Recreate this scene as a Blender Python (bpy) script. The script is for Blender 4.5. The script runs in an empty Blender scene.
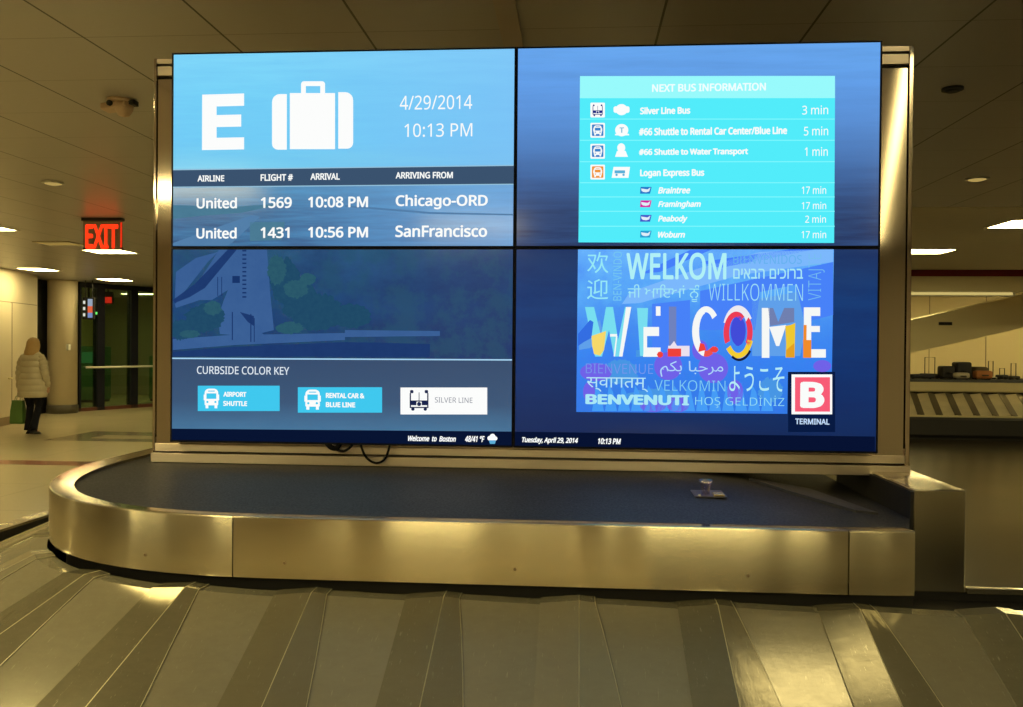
import bpy, bmesh, math, random, os
from mathutils import Vector, Matrix
random.seed(7)
PI = math.pi
scene = bpy.context.scene
COL = scene.collection
VL = scene.view_settings
VL.view_transform = 'Standard'; VL.look = 'None'; VL.exposure = 0.0; VL.gamma = 1.0
VL.use_curve_mapping = False

# ------------------------------------------------------------------ camera
FPX = 870.0
CAM = Vector((0.2145, -2.9746, 1.6))
YAW, PITCH, ROLL = math.radians(4.284), math.radians(-0.501), math.radians(0.46)
fw = Vector((-math.sin(YAW)*math.cos(PITCH), math.cos(YAW)*math.cos(PITCH), math.sin(PITCH)))
rt = Vector((math.cos(YAW), math.sin(YAW), 0)); up = rt.cross(fw)
r2 = rt*math.cos(ROLL)+up*math.sin(ROLL); u2 = -rt*math.sin(ROLL)+up*math.cos(ROLL)
cd = bpy.data.cameras.new('camera'); cam = bpy.data.objects.new('camera', cd); COL.objects.link(cam)
cam.matrix_world = Matrix(((r2.x, u2.x, -fw.x, CAM.x), (r2.y, u2.y, -fw.y, CAM.y), (r2.z, u2.z, -fw.z, CAM.z), (0, 0, 0, 1)))
cd.sensor_fit = 'HORIZONTAL'; cd.sensor_width = 36.0; cd.lens = 36.0*FPX/1023.0
cd.clip_start = 0.05; cd.clip_end = 200
scene.camera = cam

# ------------------------------------------------------------------ world: a dim warm indoor fill
w = bpy.data.worlds.new('world'); scene.world = w; w.use_nodes = True
w.node_tree.nodes['Background'].inputs[0].default_value = (1.0, 0.8, 0.5, 1)
w.node_tree.nodes['Background'].inputs[1].default_value = 0.05
LAMP = (1.0, 0.80, 0.42)        # warm colour of the hall's fluorescent panels
LAMP_STRENGTH = 34.0
CEIL = 3.0

# ------------------------------------------------------------------ helpers
def lin(c):
    return tuple(((x/255.0)/12.92 if x/255.0 <= 0.04045 else ((x/255.0+0.055)/1.055)**2.4) for x in c)
def new_mat(name):
    m = bpy.data.materials.new(name); m.use_nodes = True
    nt = m.node_tree; nt.nodes.clear()
    out = nt.nodes.new('ShaderNodeOutputMaterial')
    return m, nt, out
def N(nt, t, **kw):
    n = nt.nodes.new(t)
    for k, v in kw.items(): setattr(n, k, v)
    return n
def math_n(nt, op, a, b=None, c=None):
    n = nt.nodes.new('ShaderNodeMath'); n.operation = op
    for i, v in enumerate((a, b, c)):
        if v is None: continue
        if isinstance(v, (int, float)): n.inputs[i].default_value = v
        else: nt.links.new(v, n.inputs[i])
    return n.outputs[0]
def mixc(nt, fac, a, b):
    n = nt.nodes.new('ShaderNodeMix'); n.data_type = 'RGBA'
    for s, v in ((n.inputs[0], fac), (n.inputs[6], a), (n.inputs[7], b)):
        if isinstance(v, (int, float)): s.default_value = v
        elif isinstance(v, tuple): s.default_value = (v[0], v[1], v[2], 1)
        else: nt.links.new(v, s)
    return n.outputs[2]
def noise(nt, vec, scale, detail=3, rough=0.5, stretch=None):
    n = nt.nodes.new('ShaderNodeTexNoise'); n.inputs['Scale'].default_value = scale
    n.inputs['Detail'].default_value = detail; n.inputs['Roughness'].default_value = rough
    if stretch:
        mp = nt.nodes.new('ShaderNodeMapping'); mp.inputs['Scale'].default_value = stretch
        nt.links.new(vec, mp.inputs[0]); vec = mp.outputs[0]
    nt.links.new(vec, n.inputs['Vector'])
    return n.outputs[0]
def ramp(nt, fac, stops):
    n = nt.nodes.new('ShaderNodeValToRGB'); cr = n.color_ramp
    while len(cr.elements) < len(stops): cr.elements.new(0.5)
    for e, (p, c) in zip(cr.elements, stops):
        e.position = p; e.color = (c[0], c[1], c[2], 1)
    nt.links.new(fac, n.inputs[0]); return n.outputs[0]
def pbr(name, col, rough=0.5, metal=0.0, var=0.08, nscale=8, bump=0.0, bscale=60, stretch=None, spec=0.5, aniso=0.0, coat=0.0):
    m, nt, out = new_mat(name)
    b = N(nt, 'ShaderNodeBsdfPrincipled'); nt.links.new(b.outputs[0], out.inputs[0])
    tc = N(nt, 'ShaderNodeTexCoord').outputs['Object']
    nz = noise(nt, tc, nscale, 4, 0.55, stretch)
    lo = tuple(x*(1-var) for x in col); hi = tuple(min(1, x*(1+var)) for x in col)
    nt.links.new(mixc(nt, nz, lo, hi), b.inputs['Base Color'])
    nt.links.new(math_n(nt, 'MULTIPLY_ADD', nz, rough*0.3, rough*0.85), b.inputs['Roughness'])
    b.inputs['Metallic'].default_value = metal
    b.inputs['Specular IOR Level'].default_value = spec
    b.inputs['Coat Weight'].default_value = coat
    if aniso:
        b.inputs['Anisotropic'].default_value = aniso
    if bump:
        bp = N(nt, 'ShaderNodeBump'); bp.inputs['Strength'].default_value = bump; bp.inputs['Distance'].default_value = 0.002
        nt.links.new(noise(nt, tc, bscale, 3, 0.6, stretch), bp.inputs['Height']); nt.links.new(bp.outputs[0], b.inputs['Normal'])
    return m
_em = {}
def emit(c, strength=1.0):
    k = (c, strength)
    if k not in _em:
        m, nt, out = new_mat('glowing_colour')
        e = N(nt, 'ShaderNodeEmission'); l = lin(c)
        e.inputs[0].default_value = (l[0], l[1], l[2], 1); e.inputs[1].default_value = strength
        nt.links.new(e.outputs[0], out.inputs[0]); _em[k] = m
    return _em[k]
def emit2(c1, c2, sc=30):
    m, nt, out = new_mat('mottled_glow'); e = N(nt, 'ShaderNodeEmission')
    tc = N(nt, 'ShaderNodeTexCoord').outputs['Object']
    nt.links.new(mixc(nt, noise(nt, tc, sc, 5, 0.7), lin(c1), lin(c2)), e.inputs[0]); nt.links.new(e.outputs[0], out.inputs[0]); return m
def link(name, me, mat, parent=None):
    o = bpy.data.objects.new(name, me); COL.objects.link(o)
    if mat is not None and len(me.materials) == 0: me.materials.append(mat)
    if parent is not None:
        o.parent = parent; o.matrix_parent_inverse = pinv(parent)
    return o
def pinv(p):
    m = p.matrix_basis.copy(); q = p
    if q.parent is not None: m = pworld(q)
    return m.inverted()
def pworld(q):
    if q.parent is None: return q.matrix_basis.copy()
    return pworld(q.parent) @ q.matrix_parent_inverse @ q.matrix_basis
def obj(name, bm, mat, parent=None, smooth=False, recalc=True):
    if recalc: bmesh.ops.recalc_face_normals(bm, faces=bm.faces)
    me = bpy.data.meshes.new(name); bm.to_mesh(me); bm.free()
    if smooth:
        for p in me.polygons: p.use_smooth = True
    return link(name, me, mat, parent)
def thing(name, loc, label, cat, group=None):
    o = bpy.data.objects.new(name, None); COL.objects.link(o); o.location = loc
    o.empty_display_size = 0.1
    o['label'] = label; o['category'] = cat
    if group: o['group'] = group
    return o
def tag(o, label, cat, group=None, kind=None):
    o['label'] = label; o['category'] = cat
    if group: o['group'] = group
    if kind: o['kind'] = kind
    return o
def struct(o): o['kind'] = 'structure'; return o
def box(bm, x0, x1, y0, y1, z0, z1, bev=0.0, seg=2):
    vs = [bm.verts.new((x, y, z)) for x in (x0, x1) for y in (y0, y1) for z in (z0, z1)]
    fs = [bm.faces.new([vs[i] for i in f]) for f in ((0,1,3,2),(4,6,7,5),(0,4,5,1),(2,3,7,6),(0,2,6,4),(1,5,7,3))]
    if bev:
        es = list({e for f in fs for e in f.edges})
        bmesh.ops.bevel(bm, geom=es, offset=bev, segments=seg, profile=0.5, affect='EDGES')
    return fs
def bx(name, d, mat, parent=None, bev=0.0, seg=2):
    bm = bmesh.new(); box(bm, *d, bev=bev, seg=seg); return obj(name, bm, mat, parent)
def lathe(bm, prof, c=(0,0,0), n=32, axis='Z'):
    rings = []
    for r, h in prof:
        ring = []
        for i in range(n):
            a = 2*PI*i/n
            p = (r*math.cos(a), r*math.sin(a), h)
            if axis == 'Y': p = (p[0], p[2], p[1])
            if axis == 'X': p = (p[2], p[0], p[1])
            ring.append(bm.verts.new((c[0]+p[0], c[1]+p[1], c[2]+p[2])))
        rings.append(ring)
    for a, b in zip(rings, rings[1:]):
        for i in range(n): bm.faces.new((a[i], a[(i+1) % n], b[(i+1) % n], b[i]))
    bm.faces.new(rings[0]); bm.faces.new(rings[-1])
def tube(bm, pts, rad, n=10, flat=1.0):
    pts = [Vector(p) for p in pts]; rings = []; prevu = None
    if isinstance(rad, (int, float)): rad = [rad]*len(pts)
    for i, p in enumerate(pts):
        t = (pts[min(i+1, len(pts)-1)]-pts[max(i-1, 0)]).normalized()
        if prevu is None:
            ref = Vector((0, 0, 1)) if abs(t.z) < 0.9 else Vector((0, 1, 0))
            u = t.cross(ref).normalized()
        else: u = (prevu - t*prevu.dot(t)).normalized()
        v = t.cross(u); prevu = u
        rings.append([bm.verts.new(p+u*rad[i]*math.cos(2*PI*k/n)+v*rad[i]*flat*math.sin(2*PI*k/n)) for k in range(n)])
    for a, b in zip(rings, rings[1:]):
        for i in range(n): bm.faces.new((a[i], a[(i+1) % n], b[(i+1) % n], b[i]))
    bm.faces.new(rings[0]); bm.faces.new(rings[-1])
def loft(bm, rings):
    R = [[bm.verts.new(p) for p in r] for r in rings]; n = len(R[0])
    for a, b in zip(R, R[1:]):
        for i in range(n): bm.faces.new((a[i], a[(i+1) % n], b[(i+1) % n], b[i]))
    bm.faces.new(R[0]); bm.faces.new(R[-1])

# ------------------------------------------------------------------ materials
def steel(name, tint=(0.60, 0.545, 0.43), rough=0.22, aniso=0.9, brush='X', wave=1.0, hairbump=0.015):
    """brushed stainless: hairlines along one axis, so highlights stretch across them"""
    m, nt, out = new_mat(name)
    b = N(nt, 'ShaderNodeBsdfPrincipled'); nt.links.new(b.outputs[0], out.inputs[0])
    tc = N(nt, 'ShaderNodeTexCoord').outputs['Object']
    st = {'X': (1, 60, 60), 'Z': (60, 60, 1), 'Y': (60, 1, 60)}[brush]
    hair = noise(nt, tc, 14, 3, 0.7, st)
    big = noise(nt, tc, 1.6, 2, 0.5)
    c = mixc(nt, hair, tuple(x*0.95 for x in tint), tuple(min(1, x*1.04) for x in tint))
    nt.links.new(c, b.inputs['Base Color'])
    b.inputs['Metallic'].default_value = 1.0
    hv = 0.08 if rough > 0.12 else 0.01
    nt.links.new(math_n(nt, 'ADD', math_n(nt, 'MULTIPLY', hair, hv), math_n(nt, 'MULTIPLY_ADD', big, hv, rough-hv)), b.inputs['Roughness'])
    b.inputs['Anisotropic'].default_value = aniso; b.inputs['Anisotropic Rotation'].default_value = 0.25
    tg = N(nt, 'ShaderNodeTangent'); tg.direction_type = 'RADIAL'; tg.axis = 'Z'
    nt.links.new(tg.outputs[0], b.inputs['Tangent'])
    bp = N(nt, 'ShaderNodeBump'); bp.inputs['Strength'].default_value = hairbump; bp.inputs['Distance'].default_value = 0.0005
    nt.links.new(hair, bp.inputs['Height'])
    if wave:      # sheet metal is never quite flat: shallow vertical waves
        wv = noise(nt, tc, 5.5, 1, 0.4, (1, 1, 0.02))
        b2 = N(nt, 'ShaderNodeBump'); b2.inputs['Strength'].default_value = 0.3*wave; b2.inputs['Distance'].default_value = 0.03
        nt.links.new(wv, b2.inputs['Height']); nt.links.new(bp.outputs[0], b2.inputs['Normal']); nt.links.new(b2.outputs[0], b.inputs['Normal'])
    else: nt.links.new(bp.outputs[0], b.inputs['Normal'])
    return m
M = {}
M['steel'] = steel('brushed_steel')
M['steel_frame'] = steel('surround_steel', (0.66, 0.57, 0.49), 0.07, 0.0, 'Z', 0, 0)
M['steel_sill'] = steel('sill_steel', (0.80, 0.70, 0.62), 0.34, 0.7, 'X', 0.2)
M['steel_rim'] = steel('rim_steel', (0.66, 0.58, 0.45), 0.13, 0.2, 'X', 0.15)
M['steel_far'] = pbr('far_steel', (0.80, 0.70, 0.45), 0.38, metal=0.72, var=0.05, nscale=2)
M['black'] = pbr('black_rubber', (0.012, 0.011, 0.012), 0.55, bump=0.2)
M['bezel'] = pbr('display_bezel', (0.005, 0.007, 0.02), 0.5, spec=0.15)
M['belt'] = None
M['cable'] = pbr('black_cable', (0.004, 0.004, 0.006), 0.8, spec=0.1)
M['cream'] = pbr('cream_wall_paint', (0.72, 0.62, 0.46), 0.45, var=0.04, nscale=2)
M['greywall'] = pbr('grey_wall_paint', (0.42, 0.37, 0.28), 0.6, var=0.05, nscale=2)
M['dark'] = pbr('dark_recess', (0.012, 0.012, 0.014), 0.5)
M['mull'] = pbr('dark_blue_mullion', (0.018, 0.02, 0.035), 0.35, metal=0.4)
M['red'] = pbr('deep_red_paint', (0.20, 0.006, 0.010), 0.45)
M['tan'] = pbr('tan_base', (0.30, 0.22, 0.14), 0.5)
M['beige_plastic'] = pbr('beige_plastic', (0.62, 0.46, 0.34), 0.4, var=0.05)
M['white'] = pbr('white_trim', (0.7, 0.68, 0.6), 0.4)
M['lampglow'] = emit((252, 232, 158), LAMP_STRENGTH)

def belt_mat():
    m, nt, out = new_mat('carousel_belt_rubber')
    b = N(nt, 'ShaderNodeBsdfPrincipled'); nt.links.new(b.outputs[0], out.inputs[0])
    tc = N(nt, 'ShaderNodeTexCoord').outputs['Object']
    n1 = noise(nt, tc, 3, 3, 0.5, (1, 2.5, 1)); n2 = noise(nt, tc, 150, 2, 0.8)
    c = mixc(nt, n1, (0.028, 0.028, 0.035), (0.075, 0.072, 0.076))
    c = mixc(nt, math_n(nt, 'MINIMUM', math_n(nt, 'MAXIMUM', math_n(nt, 'MULTIPLY_ADD', n2, 5.0, -2.1), 0.0), 0.8), c, (0.003, 0.003, 0.005))
    nt.links.new(c, b.inputs['Base Color']); b.inputs['Roughness'].default_value = 0.6; b.inputs['Specular IOR Level'].default_value = 0.3
    bp = N(nt, 'ShaderNodeBump'); bp.inputs['Strength'].default_value = 0.5; bp.inputs['Distance'].default_value = 0.002
    nt.links.new(n2, bp.inputs['Height']); nt.links.new(bp.outputs[0], b.inputs['Normal'])
    return m
M['belt'] = belt_mat()
def plate_mat(name, lo, hi, worn):
    m, nt, out = new_mat(name)
    b = N(nt, 'ShaderNodeBsdfPrincipled'); nt.links.new(b.outputs[0], out.inputs[0])
    tc = N(nt, 'ShaderNodeTexCoord').outputs['Object']
    n1 = noise(nt, tc, 5, 4, 0.6); n2 = noise(nt, tc, 30, 5, 0.75, (1, 1, 4)); n3 = noise(nt, tc, 9, 2, 0.5, (14, 1.5, 1))
    oi = N(nt, 'ShaderNodeObjectInfo').outputs['Random']
    c = mixc(nt, n1, lo, hi)
    c = mixc(nt, math_n(nt, 'MULTIPLY', n2, worn), c, (0.10, 0.09, 0.06))
    sc_ = noise(nt, tc, 22, 3, 0.8, (9, 1.2, 1)); sc_ = math_n(nt, 'MINIMUM', math_n(nt, 'MAXIMUM', math_n(nt, 'MULTIPLY_ADD', sc_, 9.0, -5.75), 0.0), 0.6)
    c = mixc(nt, sc_, c, (0.85, 0.80, 0.62))
    c = mixc(nt, math_n(nt, 'MULTIPLY', oi, 0.25), c, (0.5, 0.47, 0.36))
    nt.links.new(c, b.inputs['Base Color']); b.inputs['Metallic'].default_value = 0.6
    nt.links.new(math_n(nt, 'MULTIPLY_ADD', n2, 0.16, 0.06), b.inputs['Roughness'])
    bp = N(nt, 'ShaderNodeBump'); bp.inputs['Strength'].default_value = 0.06; bp.inputs['Distance'].default_value = 0.002
    nt.links.new(math_n(nt, 'ADD', n2, n3), bp.inputs['Height']); nt.links.new(bp.outputs[0], b.inputs['Normal'])
    return m
M['plate'] = plate_mat('carousel_plate', (0.46, 0.43, 0.32), (0.62, 0.58, 0.45), 0.35)
M['plate_flank'] = plate_mat('carousel_plate_flank', (0.27, 0.25, 0.17), (0.42, 0.38, 0.27), 0.5)  # darker plate metal, used on most of the ridge flanks
M['plate_highlight'] = pbr('painted_edge_highlight', (0.58, 0.53, 0.36), 0.35, metal=0.6)  # highlights along crests and free edges, put into the colour
def mod_line(nt, v, off, per, half):
    """1 on thin lines at off + k*per"""
    a = math_n(nt, 'SUBTRACT', v, off-per/2)
    a = math_n(nt, 'SUBTRACT', math_n(nt, 'FLOORED_MODULO', a, per), per/2)
    return math_n(nt, 'LESS_THAN', math_n(nt, 'ABSOLUTE', a), half)
def ceiling_mat():
    m, nt, out = new_mat('ceiling_metal_planks')
    b = N(nt, 'ShaderNodeBsdfPrincipled'); nt.links.new(b.outputs[0], out.inputs[0])
    tc = N(nt, 'ShaderNodeTexCoord').outputs['Object']
    s = N(nt, 'ShaderNodeSeparateXYZ'); nt.links.new(tc, s.inputs[0])
    lx = mod_line(nt, s.outputs[0], -0.745, 0.655, 0.0055); ly = mod_line(nt, s.outputs[1], 0.872, 0.6225, 0.0035)
    fine = noise(nt, tc, 40, 3, 0.6, (0.3, 6, 1)); big = noise(nt, tc, 0.8, 2)
    c = mixc(nt, fine, (0.42, 0.395, 0.40), (0.52, 0.49, 0.495))
    c = mixc(nt, math_n(nt, 'MULTIPLY', big, 0.3), c, (0.31, 0.285, 0.27))
    c = mixc(nt, math_n(nt, 'MULTIPLY', ly, 0.55), c, (0.10, 0.08, 0.07))
    c = mixc(nt, lx, c, (0.012, 0.010, 0.010))
    nt.links.new(c, b.inputs['Base Color']); b.inputs['Roughness'].default_value = 0.33
    b.inputs['Specular IOR Level'].default_value = 0.5
    return m
M['ceiling'] = ceiling_mat()
def floor_mat():
    m, nt, out = new_mat('terrazzo_floor')
    b = N(nt, 'ShaderNodeBsdfPrincipled'); nt.links.new(b.outputs[0], out.inputs[0])
    tc = N(nt, 'ShaderNodeTexCoord').outputs['Object']
    s = N(nt, 'ShaderNodeSeparateXYZ'); nt.links.new(tc, s.inputs[0])
    X, Y = s.outputs[0], s.outputs[1]
    def band(v, a, bb): return math_n(nt, 'MULTIPLY', math_n(nt, 'GREATER_THAN', v, a), math_n(nt, 'LESS_THAN', v, bb))
    chips = noise(nt, tc, 45, 3, 0.7); big = noise(nt, tc, 0.7, 2)
    c = mixc(nt, chips, (0.50, 0.42, 0.27), (0.64, 0.55, 0.37))
    c = mixc(nt, math_n(nt, 'MULTIPLY', big, 0.25), c, (0.42, 0.36, 0.22))
    lx = mod_line(nt, X, 0.3, 1.5, 0.006); ly = mod_line(nt, Y, 0.4, 1.5, 0.006)
    c = mixc(nt, math_n(nt, 'MULTIPLY', math_n(nt, 'MAXIMUM', lx, ly), 0.35), c, (0.2, 0.16, 0.1))
    left = math_n(nt, 'LESS_THAN', X, -1.0)
    c = mixc(nt, math_n(nt, 'MULTIPLY', band(Y, 7.85, 8.25), left), c, (0.26, 0.07, 0.05))
    dk = math_n(nt, 'MULTIPLY', band(Y, 10.6, 12.1), band(X, -8.45, -3.5))
    li = math_n(nt, 'MULTIPLY', band(Y, 11.0, 11.5), band(X, -7.9, -4.5))
    c = mixc(nt, math_n(nt, 'MULTIPLY', dk, math_n(nt, 'MULTIPLY_ADD', li, -0.6, 0.8)), c, (0.16, 0.14, 0.09))
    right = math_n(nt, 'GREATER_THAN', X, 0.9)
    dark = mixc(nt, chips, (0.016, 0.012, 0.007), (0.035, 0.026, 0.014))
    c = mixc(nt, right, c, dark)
    nt.links.new(c, b.inputs['Base Color'])
    nt.links.new(math_n(nt, 'MULTIPLY_ADD', big, 0.10, 0.16), b.inputs['Roughness'])
    b.inputs['Specular IOR Level'].default_value = 0.6
    return m
M['floor'] = floor_mat()

# ------------------------------------------------------------------ room shell
XL, XR, YB, YF = -15.0, 13.0, -9.0, 23.0
bm = bmesh.new(); box(bm, XL, XR, YB, YF, -0.1, 0.0); struct(obj('floor', bm, M['floor']))
bm = bmesh.new(); box(bm, XL, XR, YB, YF, CEIL, CEIL+0.15); struct(obj('ceiling', bm, M['ceiling']))
struct(bx('wall_left', (XL-0.2, XL, YB, YF, 0, CEIL), M['greywall']))
struct(bx('wall_right', (XR, XR+0.2, YB, YF, 0, CEIL), M['greywall']))
struct(bx('wall_back', (XL, XR, YF, YF+0.2, 0, CEIL), M['greywall']))
struct(bx('wall_front', (XL, XR, YB-0.2, YB, 0, CEIL), M['greywall']))
# cover strip in the ceiling that runs straight back over the video wall, and the shallow step on the right
bm = bmesh.new(); box(bm, -0.135, -0.045, -1.5, 6.0, CEIL-0.012, CEIL); struct(obj('trim_1', bm, pbr('grey_ceiling_cover', (0.5, 0.42, 0.38), 0.4)))
bm = bmesh.new(); box(bm, 2.0, 12.9, 5.90, 12.80, CEIL-0.004, CEIL); struct(obj('trim_2', bm, pbr('lamplit_ceiling_board', (0.78, 0.70, 0.52), 0.5)))  # paler colour stands in for the light of the nearby lamps

# ------------------------------------------------------------------ ceiling lights
def troffer(x, y, sx, sy, label, cat='ceiling light', glow=None):
    t = thing('ceiling_light', (x, y, CEIL), label, cat, 'recessed ceiling lights')
    bm = bmesh.new()
    a, b_ = sx/2, sy/2; e = 0.025
    for d in ((x-a-e, x+a+e, y-b_-e, y-b_), (x-a-e, x+a+e, y+b_, y+b_+e), (x-a-e, x-a, y-b_, y+b_), (x+a, x+a+e, y-b_, y+b_)):
        box(bm, *d, CEIL-0.012, CEIL)
    obj('frame', bm, M['white'], t)
    bm = bmesh.new(); box(bm, x-a, x+a, y-b_, y+b_, CEIL-0.008, CEIL-0.002)
    obj('diffuser', bm, glow or M['lampglow'], t)
    return t
for x, y, sx, sy, lab in (
    (-7.15, 7.20, 0.75, 0.45, 'glowing ceiling panel cut by the left edge of the photo'),
    (-6.92, 9.85, 0.6, 0.5, 'bright ceiling panel directly beneath the EXIT sign in the view'),
    (-10.1, 13.0, 0.5, 0.6, 'bright ceiling panel above the pale wall and the walking person'),
    (-10.0, 15.6, 0.55, 0.6, 'smallest bright ceiling panel, in front of the dark glazed wall'),
    (5.45, 7.05, 1.15, 0.6, 'brightest right-hand ceiling panel, cut by the photo edge'),
    (5.05, 9.85, 0.85, 0.55, 'bright ceiling panel just above the red band, beside the video wall')):
    troffer(x, y, sx, sy, lab)
troffer(1.33, -0.33, 0.5, 0.26, 'small dim glowing panel added above the right end of the near carousel, outside the view', glow=emit((250, 228, 160), 3.6))  # glow added for the bright patch reflected in the plates
for x, y in ((-2.8, -0.9), (-3.2, -4.6), (1.2, -5.6), (5.0, -1.0), (5.2, 3.0), (-6.8, 1.2), (-11.5, 9.0), (1.0, 16.5), (10.8, 12.0), (9.0, 6.8), (-7.5, -4.6), (-1.0, -7.0), (-12.5, 2.0), (6.5, -6.5), (-3.0, 13.0)):  # unseen lamps added to brighten the hall and its reflections
    troffer(x, y, 1.15, 0.55, 'unseen ceiling panel lamp added to brighten the hall')
# linear lamp behind the photographer, seen as the slanting highlight on the right steel stile
t = thing('linear_ceiling_lamp', (2.8, -4.4, CEIL), 'long narrow ceiling lamp running diagonally behind the viewer', 'ceiling light')
bm = bmesh.new(); pa, pb = Vector((1.75, -1.12, 2.94)), Vector((3.99, -8.2, 2.94)); dr = (pb-pa).normalized(); sd = Vector((dr.y, -dr.x, 0))
def bar_between(bm, a, b, hw, z0, z1):
    vs = [bm.verts.new((p.x+s*sd.x*hw, p.y+s*sd.y*hw, z)) for p in (a, b) for s in (-1, 1) for z in (z0, z1)]
    for f in ((0,1,3,2),(4,6,7,5),(0,4,5,1),(2,3,7,6),(0,2,6,4),(1,5,7,3)): bm.faces.new([vs[i] for i in f])
bar_between(bm, pa, pb, 0.05, 2.96, 3.0); obj('housing', bm, M['white'], t)
bm = bmesh.new(); bar_between(bm, pa, pb, 0.022, 2.945, 2.96); obj('diffuser', bm, emit((252, 232, 158), 8.0), t)
# round downlights; the pale lenses are given a dim glow
for x, y, r, lab in ((-4.37, 4.33, 0.09, 'pale round ceiling downlight left of the EXIT sign, glowing dimly'), (3.46, 4.40, 0.09, 'pale round ceiling downlight right of the video wall'),
                (2.21, 1.86, 0.055, 'small dark round ceiling fitting near the upper right corner')):
    t = thing('downlight', (x, y, CEIL), lab, 'downlight')
    bm = bmesh.new(); lathe(bm, [(r, 0), (r, -0.012), (r*0.8, -0.014)], (x, y, CEIL), 32)
    obj('ring', bm, M['white'] if r > 0.08 else M['dark'], t)
    bm = bmesh.new(); lathe(bm, [(r*0.8, -0.013), (r*0.55, -0.022), (r*0.1, -0.024)], (x, y, CEIL), 32)
    obj('lens', bm, emit((176, 150, 84)) if r > 0.08 else M['dark'], t)
t = thing('dim_slot_panel', (-7.08, 8.8, CEIL), 'dim pale slot panel with glowing slats in the ceiling left of the EXIT sign', 'ceiling panel')
bx('frame', (-7.35, -6.8, 8.6, 9.0, CEIL-0.012, CEIL), pbr('pale_slot_frame', (0.45, 0.38, 0.2), 0.4), t, 0.004)
bm = bmesh.new()
for k in range(6): box(bm, -7.31, -6.84, 8.64+k*0.055, 8.67+k*0.055, CEIL-0.018, CEIL-0.012)
obj('glow_slat', bm, emit((150, 124, 62)), t)  # slats given a glow of their own so the panel looks dimly lit
# emergency lamp head on the ceiling
x, y = -2.42, 1.87
t = thing('security_camera', (x, y, CEIL), 'small beige ceiling-mounted unit with dark lens, upper left of the video wall', 'security camera')
bm = bmesh.new(); lathe(bm, [(0.075, 0), (0.075, -0.012), (0.066, -0.018), (0.03, -0.02)], (x, y, CEIL), 28); obj('base_plate', bm, M['beige_plastic'], t, True)
bm = bmesh.new(); box(bm, x-0.10, x+0.055, y-0.05, y+0.05, CEIL-0.055, CEIL-0.015, 0.012, 3)
bmesh.ops.rotate(bm, verts=bm.verts, cent=(x, y, CEIL-0.03), matrix=Matrix.Rotation(math.radians(-8), 3, 'Y')); obj('housing', bm, M['beige_plastic'], t, True)
bm = bmesh.new(); lathe(bm, [(0.0, -0.1), (0.03, -0.092), (0.05, -0.06), (0.055, -0.02)], (x+0.02, y, CEIL), 24); obj('dome', bm, M['beige_plastic'], t, True)
bm = bmesh.new(); lathe(bm, [(0.016, -0.062), (0.016, -0.05)], (x-0.03, y-0.01, CEIL-0.035), 20, 'Y'); obj('lens', bm, M['dark'], t, True)
bm = bmesh.new(); box(bm, x+0.05, x+0.095, y-0.03, y+0.03, CEIL-0.035, CEIL-0.005, 0.005); obj('bracket', bm, M['dark'], t)

# ------------------------------------------------------------------ exit sign
def font(name):
    try: return bpy.data.fonts.load(os.path.join(bpy.utils.system_resource('DATAFILES'), 'fonts', name))
    except Exception: return None
INTER = font('NotoSansHebrew-Regular.woff2')
def text_mesh(s, bold=0.0, shear=0.0, inter=True, spacing=1.0, rot=0):
    cu = bpy.data.curves.new('lettering', 'FONT'); cu.body = s; cu.size = 1.0
    if inter and INTER: cu.font = INTER
    cu.offset = min(bold, 0.0); cu.shear = shear; cu.space_character = spacing; cu.resolution_u = 4; cu.fill_mode = 'FRONT'
    o = bpy.data.objects.new('tmp', cu); COL.objects.link(o)
    dg = bpy.context.evaluated_depsgraph_get(); me = bpy.data.meshes.new_from_object(o.evaluated_get(dg))
    bpy.data.objects.remove(o); bpy.data.curves.remove(cu); me.materials.clear()
    if bold > 0:      # heavier strokes: the same outlines repeated a little to every side
        bm = bmesh.new(); src = me
        for k in range(8):
            m2 = src.copy(); m2.transform(Matrix.Translation((bold*math.cos(k*PI/4), 0.8*bold*math.sin(k*PI/4), 0))); bm.from_mesh(m2); bpy.data.meshes.remove(m2)
        bm.from_mesh(src); bm.to_mesh(me); bm.free()
    if rot: me.transform(Matrix.Rotation(rot, 4, 'Z'))
    return me
def fit_text(name, s, X0, Z0, X1, Z1, Y, mat, parent, depth=0.0, **kw):
    """lettering facing -Y filling the rectangle X0..X1, Z0(bottom)..Z1(top)"""
    me = text_mesh(s, **kw)
    xs = [v.co.x for v in me.vertices]; ys = [v.co.y for v in me.vertices]
    if not xs: return None
    a, b, c, d = min(xs), max(xs), min(ys), max(ys)
    for v in me.vertices:
        v.co = Vector((X0+(v.co.x-a)/(b-a)*(X1-X0), Y, Z0+(v.co.y-c)/(d-c)*(Z1-Z0)))
    return link(name, me, mat, parent)
ex, ey = -5.11, 6.45
t = thing('exit_sign', (ex, ey, CEIL), 'glowing red EXIT sign hung from the ceiling, left of the video wall', 'exit sign')
bx('housing', (ex-0.235, ex+0.235, ey-0.04, ey+0.04, CEIL-0.035, CEIL), M['dark'], t, 0.006)
def glassy(name, col, alpha, rough=0.03, metal=0.0):
    m, nt, out = new_mat(name)
    tr = N(nt, 'ShaderNodeBsdfTransparent'); tr.inputs[0].default_value = (*col, 1)
    gl = N(nt, 'ShaderNodeBsdfGlossy'); gl.inputs['Roughness'].default_value = rough; gl.inputs[0].default_value = (0.9, 0.9, 0.9, 1)
    mx = N(nt, 'ShaderNodeMixShader'); mx.inputs[0].default_value = alpha
    nt.links.new(tr.outputs[0], mx.inputs[1]); nt.links.new(gl.outputs[0], mx.inputs[2]); nt.links.new(mx.outputs[0], out.inputs[0])
    return m
M['panel_glass'] = glassy('smoky_clear_panel', (0.75, 0.68, 0.6), 0.12)
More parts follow.
